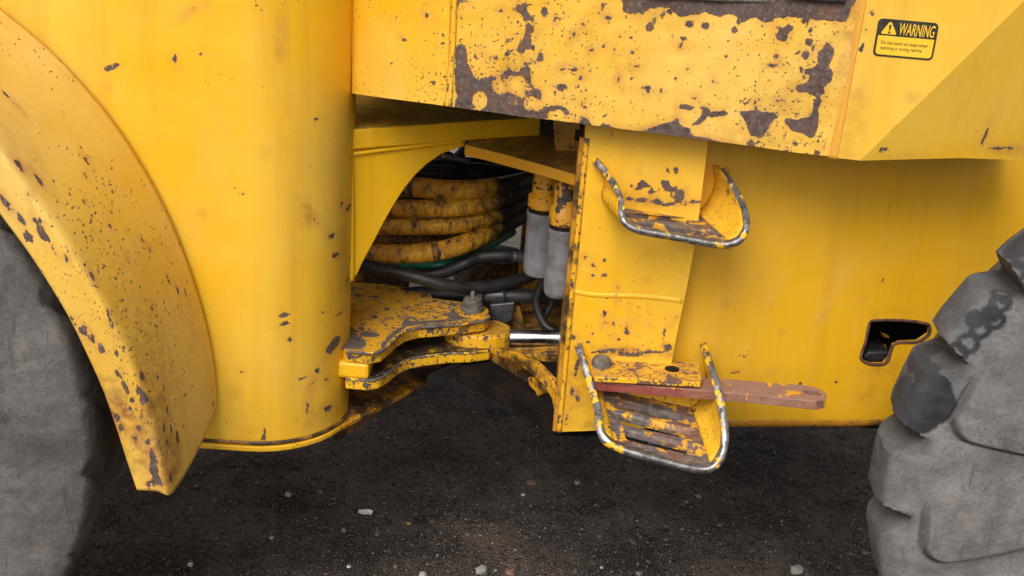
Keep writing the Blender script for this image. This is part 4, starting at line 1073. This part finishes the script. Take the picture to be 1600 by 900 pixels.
# eye
ze1 = zu - 0.036; ze0 = zw + 0.012
em = (ze0 + ze1) / 2
rodY = pc.y
e_right = P(797, 527, rodY)
eye = []
er = abs((PZ(706, 520, em) - PZ(737, 520, em)).x) * 1.35
for k in range(13):
    a = R(90 + 180 * k / 12); eye.append((pc.x + er * math.cos(a), pc.y + er * math.sin(a)))
el = e_right.x - pc.x
eye += [(pc.x + el * 0.35, rodY - er * 0.97), (pc.x + el * 0.65, rodY - er * 0.85), (pc.x + el * 0.87, rodY - er * 0.64), (e_right.x, rodY - 0.026), (e_right.x, rodY + 0.026), (pc.x + el * 0.7, rodY + er * 0.8)]
zr = e_right.z
rod_eye = plateZ('rod_eye', eye, zr + 0.024, 0.052, 'hitch', loader, 0.008)
rod_eye['label'] = 'yellow eye at the end of the steering rod'
rr0, rr1 = P(790, 527, rodY), P(900, 528, rodY)
tube('piston_rod', [rr0, rr0.lerp(rr1, 0.3), rr0.lerp(rr1, 0.7), rr1 + Vector((0.1, 0, 0))], 0.0205, 'chrome', loader, n=20, sides=40)['label'] = 'shiny chrome steering rod'

# ---- parts of the rear frame seen under and behind the rod
plateY('rod_shelf', [(776, 546), (880, 541), (880, 553), (790, 556)], 0.42, 0.25, 'grimy', loader, 0.003)
# rear bottom plate narrowing towards the pivot
zq = P(872, 676, 0.01).z
rq = [PZ(x, y, zq) for x, y in [(1030, 668), (868, 662), (800, 620), (712, 577), (735, 550), (800, 540), (900, 540), (1030, 540)]]
rbp = plateZ('rear_bottom_plate', [(p.x, p.y) for p in rq], zq + 0.004, 0.036, 'tar', loader, 0.004)
ga, gb = PZ(872, 668, zq), PZ(728, 578, zq)
gd = (gb - ga).normalized(); gn = Vector((-gd.y, gd.x, 0))
if gn.y > 0: gn = -gn
def PG(px, inset): return [PL(x, y, ga - gn * inset, gn) for x, y in px]
def gplate(name, px, inset, th, mat, parent, bev=0.003):
    fr = PG(px, inset); return prism(name, fr, [p - gn * th for p in fr], mat, parent, bev)
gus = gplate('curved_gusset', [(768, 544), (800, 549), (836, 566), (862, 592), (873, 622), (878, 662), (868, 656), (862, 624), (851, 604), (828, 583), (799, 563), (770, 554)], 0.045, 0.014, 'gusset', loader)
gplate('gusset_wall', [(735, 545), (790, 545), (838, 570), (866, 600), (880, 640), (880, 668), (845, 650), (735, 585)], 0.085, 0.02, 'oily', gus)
gplate('gusset_tab', [(824, 590), (842, 591), (858, 602), (864, 612), (846, 617), (838, 621), (836, 612), (826, 603)], 0.060, 0.012, 'gusset', gus)
plateY('rod_shelf_web', [(792, 555), (884, 551), (884, 610), (862, 596), (838, 570), (806, 558)], 0.40, 0.02, 'gusset', gus, 0.003)
gplate('gusset_foot', [(826, 622), (862, 612), (868, 652), (856, 654)], 0.066, 0.012, 'dark', gus)
gplate('gusset_foot_edge', [(822, 626), (832, 628), (858, 650), (860, 656), (846, 650), (828, 636)], 0.050, 0.006, 'grimy', gus)

# ---- shelf with its bright edge under the hood, and what stands on it
zsf = P(905, 277, 0.10).z
sf = [PZ(x, y, zsf) for x, y in [(726, 226), (760, 234), (820, 250), (870, 264), (908, 276), (930, 262), (930, 222), (800, 208), (740, 214)]]
shelf = plateZ('filter_shelf', [(p.x, p.y) for p in sf], zsf, 0.026, 'shelf', loader, 0.003)
shelf['label'] = 'dirty yellow shelf under the hood above the filters'
plateY('inner_bracket', [(864, 186), (920, 190), (914, 255), (868, 240)], 0.34, 0.03, 'grimy', loader, 0.004)
tube('grey_pipe', [P(852, 170, 0.55), P(852, 200, 0.55), P(856, 238, 0.55)], 0.016, 'fitting', loader, n=10, sides=14)
fb_ = P(906, 205, 0.02)
revolve('bracket_bolt', P(907, 212, 0.03), (-1, 0, 0), [(0.012, 0), (0.012, 0.012), (0.0001, 0.012)], 'dark', bracket, 6)

# filters
def filt(px, ytop, ymid, ybot, Y, r, label):
    t, mdl, bt = P(px, ytop, Y), P(px, ymid, Y), P(px, ybot, Y)
    H = mdl.z - bt.z; c = Vector((mdl.x, Y, bt.z))
    o = revolve('oil_filter', c, (0, 0, 1), [(0.0001, 0), (r * 0.70, 0.0), (r * 0.90, 0.005), (r * 0.985, 0.016), (r, 0.028), (r, H - 0.012), (r * 1.04, H - 0.010), (r * 1.04, H), (r * 0.8, H)], 'filter', loader, 36)
    o['label'] = label
    h2 = t.z - mdl.z
    revolve('filter_seal', c + Vector((0, 0, H - 0.001)), (0, 0, 1), [(r * 0.93, 0), (r * 0.93, 0.012), (r * 0.5, 0.012)], 'dark', o, 28)
    revolve('filter_head', c + Vector((0, 0, H + 0.008)), (0, 0, 1), [(r * 0.90, 0), (r * 1.02, 0.004), (r * 1.02, h2 * 0.45), (r * 0.80, h2 * 0.55), (r * 0.80, h2 + 0.05), (0.0001, h2 + 0.05)], 'grimy2', o, 28)
    return o
M['grimy2'] = paint('yellow_paint_filter_head', base=(0.62, 0.29, 0.012), fade=0.0, chip=0.54, speck=0.60, halo=0.4, chipcol=((0.015, 0.011, 0.009), (0.04, 0.03, 0.022)), chipscale=30)
filt(850, 288, 330, 430, 0.36, 0.040, 'grey oil filter, the farther one')
filt(880, 296, 356, 463, 0.24, 0.0345, 'grey oil filter, the nearer one beside the bracket')

# ---- hoses
def hose(px, rpx, mat, label=None, name='hydraulic_hose', n=60):
    pts = [P(x, y, Y) for x, y, Y in px]
    o = tube(name, pts, rpx * (0.00174 if mat == 'hose' else 0.00162), mat, loader, n=n, sides=20)
    if label: o['label'] = label
    return o
hose([(540, 288, 0.62), (600, 291, 0.60), (650, 293, 0.58), (700, 297, 0.56), (750, 296, 0.60), (790, 290, 0.72), (830, 280, 0.95), (850, 270, 1.2)], 15, 'hose', 'overpainted yellow hose, topmost of the stack')
hose([(540, 322, 0.62), (600, 325, 0.60), (660, 326, 0.56), (720, 324, 0.56), (770, 315, 0.64), (805, 302, 0.80), (840, 290, 1.1)], 13.5, 'hose', 'overpainted yellow hose, second from the top')
hose([(540, 354, 0.62), (590, 354, 0.60), (650, 354, 0.56), (710, 352, 0.56), (765, 341, 0.64), (805, 324, 0.80), (840, 308, 1.1)], 13, 'hose', 'overpainted yellow hose, third from the top')
hose([(540, 378, 0.68), (590, 376, 0.66), (650, 377, 0.64), (710, 374, 0.66), (765, 358, 0.74), (805, 338, 0.9), (840, 322, 1.1)], 11, 'hosedark', 'dark dirty hose between two yellow ones')
hose([(575, 397, 0.52), (610, 397, 0.50), (650, 396, 0.50), (700, 389, 0.52), (750, 371, 0.60), (790, 350, 0.75), (830, 328, 1.0)], 14.5, 'hose', 'overpainted yellow hose with a cut end, lowest of the stack')
hose([(540, 405, 0.66), (600, 410, 0.64), (650, 414, 0.60), (690, 413, 0.58), (725, 402, 0.64), (760, 385, 0.75), (800, 362, 0.95)], 8.5, 'green', 'green sleeved hose under the yellow hoses')
hose([(540, 408, 0.50), (580, 418, 0.48), (620, 425, 0.47), (660, 436, 0.46), (700, 446, 0.47), (740, 449, 0.50), (790, 443, 0.54), (830, 430, 0.6), (860, 418, 0.66)], 10, 'black', 'black hose sagging across above the hitch plate')
hose([(640, 432, 0.56), (690, 426, 0.56), (725, 412, 0.56), (750, 402, 0.58), (790, 399, 0.58), (832, 402, 0.6), (880, 405, 0.62)], 10.5, 'black', 'black hose running to the filters')
hose([(800, 401, 0.57), (815, 402, 0.575), (835, 403, 0.58)], 9.5, 'fitting', None, 'hose_fitting', 8)
hose([(620, 462, 0.56), (660, 458, 0.56), (700, 459, 0.55), (750, 461, 0.55), (820, 463, 0.55), (860, 466, 0.56)], 11.5, 'black', 'straight black hose with a grey coupling')
hose([(757, 461, 0.54), (770, 461.5, 0.54), (790, 462, 0.54)], 13, 'fitting', None, 'hose_fitting', 8)
hose([(745, 461, 0.54), (750, 461, 0.54), (754, 461, 0.54)], 12.5, 'filter', None, 'hose_collar', 6)
hose([(600, 262, 0.9), (660, 258, 0.9), (720, 262, 0.92), (800, 268, 1.0), (860, 262, 1.2)], 11, 'black', 'black hose above the yellow hoses')
hose([(560, 276, 0.85), (640, 270, 0.82), (720, 274, 0.85), (800, 282, 1.0)], 8, 'black', 'thin black hose above the yellow hoses')
hose([(640, 300, 1.1), (690, 270, 1.0), (720, 240, 1.0), (735, 220, 1.0)], 9, 'black')
hose([(670, 225, 1.05), (700, 243, 1.05), (730, 252, 1.05), (790, 255, 1.1)], 8, 'black')
for (a, b, c_) in (((675, 393, 0.505), (679, 392.3, 0.506), (683, 391.6, 0.508)), ((693, 353, 0.555), (697, 352.6, 0.556), (701, 352.2, 0.558)), ((640, 292.5, 0.583), (644, 292.7, 0.582), (648, 293, 0.581))):
    hose([a, b, c_], 16.4 if a[1] > 380 else (14.8 if a[1] > 340 else 16.8), 'hosedark', None, 'hose_band', 6)
# pale tube standing in for bright ground glimpsed between the hoses
hose([(690, 244, 0.92), (712, 248, 0.92), (733, 253, 0.92)], 5, 'filter', None, 'pale_ground_bit', 8)
hose([(830, 415, 0.5), (850, 432, 0.5), (838, 470, 0.5), (850, 505, 0.48), (870, 520, 0.46)], 7, 'black')
hose([(845, 445, 0.58), (862, 470, 0.55), (850, 500, 0.52), (858, 530, 0.5)], 6, 'hosedark')
plateY('dark_bracket', [(765, 476), (805, 472), (800, 500), (782, 512), (768, 505)], 0.52, 0.03, 'fitting', loader, 0.004)
plateY('rusty_tab', [(800, 500), (806, 478), (812, 478), (822, 520), (798, 520)], 0.56, 0.02, 'grimy', loader, 0.003)

# ---- centre of the joint: pivot column, inner walls added to shut out the sky, far side of both frames
x_piv = P(770, 500, 1.0).x
revolve('pivot_column', (x_piv, 1.05, ZB - 0.02), (0, 0, 1), [(0.13, 0), (0.13, 0.10), (0.09, 0.11), (0.09, 0.16), (0.0001, 0.16)], 'oily', loader, 32)
pu = P(760, 300, 0.95)
box('inner_sky_block', (P(560, 300, 1.15).x, 1.15, P(700, 342, 1.15).z), (P(818, 300, 1.15).x, 1.30, P(700, 262, 1.15).z), 'dark', loader)  # dark plate added to close off the sky behind the hoses
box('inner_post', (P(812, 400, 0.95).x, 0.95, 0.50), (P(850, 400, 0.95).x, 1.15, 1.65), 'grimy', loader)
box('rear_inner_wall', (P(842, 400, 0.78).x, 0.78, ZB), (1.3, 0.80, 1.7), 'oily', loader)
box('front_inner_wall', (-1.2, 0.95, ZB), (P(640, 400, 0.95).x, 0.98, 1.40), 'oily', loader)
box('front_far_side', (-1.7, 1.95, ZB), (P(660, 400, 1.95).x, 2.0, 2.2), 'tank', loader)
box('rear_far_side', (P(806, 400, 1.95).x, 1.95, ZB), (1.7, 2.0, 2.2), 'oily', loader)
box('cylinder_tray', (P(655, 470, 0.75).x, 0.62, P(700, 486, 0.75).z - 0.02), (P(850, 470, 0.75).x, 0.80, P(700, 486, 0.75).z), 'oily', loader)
hang = [(690, 560), (670, 580), (668, 600), (705, 596), (745, 572), (770, 556)]
plateY('rubber_flap', [(664, 588), (700, 572), (760, 556), (775, 560), (735, 580), (680, 604)], 0.40, 0.008, 'black', loader, 0.002)
cap = box('frame_roof', (-1.7, 0.3, 2.18), (P(540, 200, 0.3).x, 2.0, 2.2), 'dark', loader)  # unseen lid keeping skylight out of the joint

# ------------------------------------------------------------------ loose stones
ico = [(0, 0, 1)] + [(0.894 * math.cos(R(72 * k)), 0.894 * math.sin(R(72 * k)), 0.447) for k in range(5)] + [(0.894 * math.cos(R(72 * k + 36)), 0.894 * math.sin(R(72 * k + 36)), -0.447) for k in range(5)] + [(0, 0, -1)]
icf = [(0, 1 + k, 1 + (k + 1) % 5) for k in range(5)] + [(1 + k, 6 + k, 1 + (k + 1) % 5) for k in range(5)] + [(1 + (k + 1) % 5, 6 + k, 6 + (k + 1) % 5) for k in range(5)] + [(11, 6 + (k + 1) % 5, 6 + k) for k in range(5)]
ico = np.array(ico); icf = np.array(icf)
def gz(x, y): return 0.014 * mnoise.noise((x * 2.1, y * 2.1, 0.3)) + 0.013 * mnoise.noise((x * 7, y * 9, 1.3)) + 0.008 * mnoise.noise((x * 22, y * 22, 4.0)) - 0.012
NS = 42000
sx = rng.uniform(-1.15, 1.3, NS); sy = 0.1 + 2.4 * rng.uniform(0, 1, NS) ** 1.5
size = 0.0012 + 0.0010 * rng.pareto(2.4, NS); size = np.clip(size, 0, 0.012)
tones = np.array([(0.07, 0.058, 0.05), (0.10, 0.085, 0.072), (0.17, 0.15, 0.13), (0.30, 0.275, 0.24), (0.42, 0.40, 0.36), (0.15, 0.075, 0.055), (0.30, 0.18, 0.06)])
tp_ = rng.choice(len(tones), NS, p=[0.30, 0.28, 0.18, 0.11, 0.06, 0.05, 0.02])
tp_ = np.where((size > 0.0045) & (tp_ >= 3), rng.integers(0, 3, NS), tp_)
SV, SF, SC = [], [], []
for i in range(NS):
    v = ico * (1 + rng.uniform(-0.25, 0.25, (12, 1))) * size[i] * np.array([1, rng.uniform(0.6, 1), rng.uniform(0.45, 0.8)])
    a = rng.uniform(0, 6.28); ca, sa = math.cos(a), math.sin(a)
    v = np.stack([v[:, 0] * ca - v[:, 1] * sa, v[:, 0] * sa + v[:, 1] * ca, v[:, 2]], 1)
    SV.append(v + np.array([sx[i], sy[i], gz(sx[i], sy[i]) + size[i] * 0.10])); SF.append(icf + 12 * i)
    SC.append(np.repeat([np.append(tones[tp_[i]] * rng.uniform(0.8, 1.2), 1.0)], 12, 0))
gravel = mesh('gravel', np.concatenate(SV).tolist(), np.concatenate(SF).tolist(), 'stones', None, True)
ca_ = gravel.data.color_attributes.new('tone', 'FLOAT_COLOR', 'POINT')
ca_.data.foreach_set('color', np.concatenate(SC).astype(np.float32).ravel())
gravel['kind'] = 'stuff'; gravel['label'] = 'fine loose gravel scattered over the dark dirt'; gravel['category'] = 'gravel'

def stone(px, py, w, h, c1, c2, label, cat='stone', name='stone', flatk=0.6, seed=0):
    c = PZ(px, py, 0.0)
    s = (PZ(px + w / 2, py, 0.0) - c).length
    bm = bmesh.new(); bmesh.ops.create_icosphere(bm, subdivisions=2, radius=1.0)
    rr = random.Random(seed + int(px))
    ph = rr.uniform(0, 50)
    for v in bm.verts:
        n_ = v.co.normalized()
        k = 1 + 0.42 * mnoise.noise(n_ * 1.5 + Vector((ph, ph, 0))) + 0.12 * mnoise.noise(n_ * 4 + Vector((0, ph, 0)))
        v.co = Vector((n_.x * s * k, n_.y * s * 0.85 * k, n_.z * s * flatk * k))
    me = bpy.data.meshes.new(name); bm.to_mesh(me); bm.free()
    me.materials.append(stone_of(name + '_surface', c1, c2))
    o = bpy.data.objects.new(name, me); col.objects.link(o)
    o.location = (c.x, c.y, gz(c.x, c.y) + s * flatk * 0.35)
    o.rotation_euler = (0, 0, rr.uniform(0, 6))
    o['label'] = label; o['category'] = cat
    return o
stone(752, 890, 22, 14, (0.20, 0.20, 0.16), (0.32, 0.31, 0.26), 'pale grey green stone at the bottom edge of the photo, largest of all')
stone(797, 892, 17, 9, (0.16, 0.07, 0.055), (0.22, 0.11, 0.09), 'brick red stone at the bottom edge beside the large pale one')
stone(832, 747, 16, 10, (0.13, 0.065, 0.055), (0.19, 0.10, 0.085), 'dull red stone on the dirt below the joint')
stone(818, 764, 7, 5, (0.45, 0.44, 0.42), (0.6, 0.59, 0.56), 'tiny white pebble beside the dull red stone below the joint')
stone(902, 752, 10, 8, (0.22, 0.18, 0.14), (0.33, 0.29, 0.24), 'tan pebble to the left of the lower footstep')
stone(297, 874, 10, 8, (0.45, 0.46, 0.46), (0.6, 0.6, 0.6), 'whitish pebble near the left tyre at the bottom, brightest there')
stone(424, 834, 9, 7, (0.30, 0.25, 0.17), (0.42, 0.36, 0.26), 'beige pebble on the dirt right of the mudguard tip')
stone(545, 885, 8, 8, (0.40, 0.40, 0.38), (0.55, 0.55, 0.53), 'round pale pebble at the bottom edge below the white scrap')
stone(450, 769, 12, 6, (0.26, 0.24, 0.23), (0.36, 0.34, 0.33), 'flat grey pebble under the rounded yellow frame corner')
stone(661, 893, 14, 10, (0.30, 0.29, 0.25), (0.42, 0.40, 0.35), 'light pebble at the bottom edge left of the large pale stone')
stone(940, 883, 7, 8, (0.36, 0.34, 0.30), (0.48, 0.46, 0.42), 'small upright pale pebble at the bottom, right of the red stone')
stone(1245, 893, 22, 12, (0.20, 0.19, 0.17), (0.30, 0.29, 0.26), 'grey stone at the bottom edge near the right tyre')
stone(639, 813, 8, 7, (0.42, 0.22, 0.04), (0.52, 0.30, 0.07), 'yellow ochre chip lying right of the white scrap', 'paint chip', 'paint_chip', 0.3)
# crumpled white scrap
c = PZ(571, 797, 0.0)
v, f = [], []
for i in range(9):
    for j in range(4):
        t = i / 8
        v.append(Vector((c.x + (t - 0.5) * 0.042, c.y + (j / 3 - 0.5) * 0.018 * (0.6 + 0.6 * math.sin(t * 3)), gz(c.x, c.y) + 0.006 + 0.006 * mnoise.noise((t * 5, j * 1.3, 3)) + (0.004 if j == 3 else 0))))
f = [(i * 4 + j, (i + 1) * 4 + j, (i + 1) * 4 + j + 1, i * 4 + j + 1) for i in range(8) for j in range(3)]
scrap = mesh('litter_scrap', v, f, 'paper', None)
scrap.modifiers.new('solid', 'SOLIDIFY').thickness = 0.0015
scrap['label'] = 'crumpled white scrap of litter on the dark dirt'; scrap['category'] = 'litter'
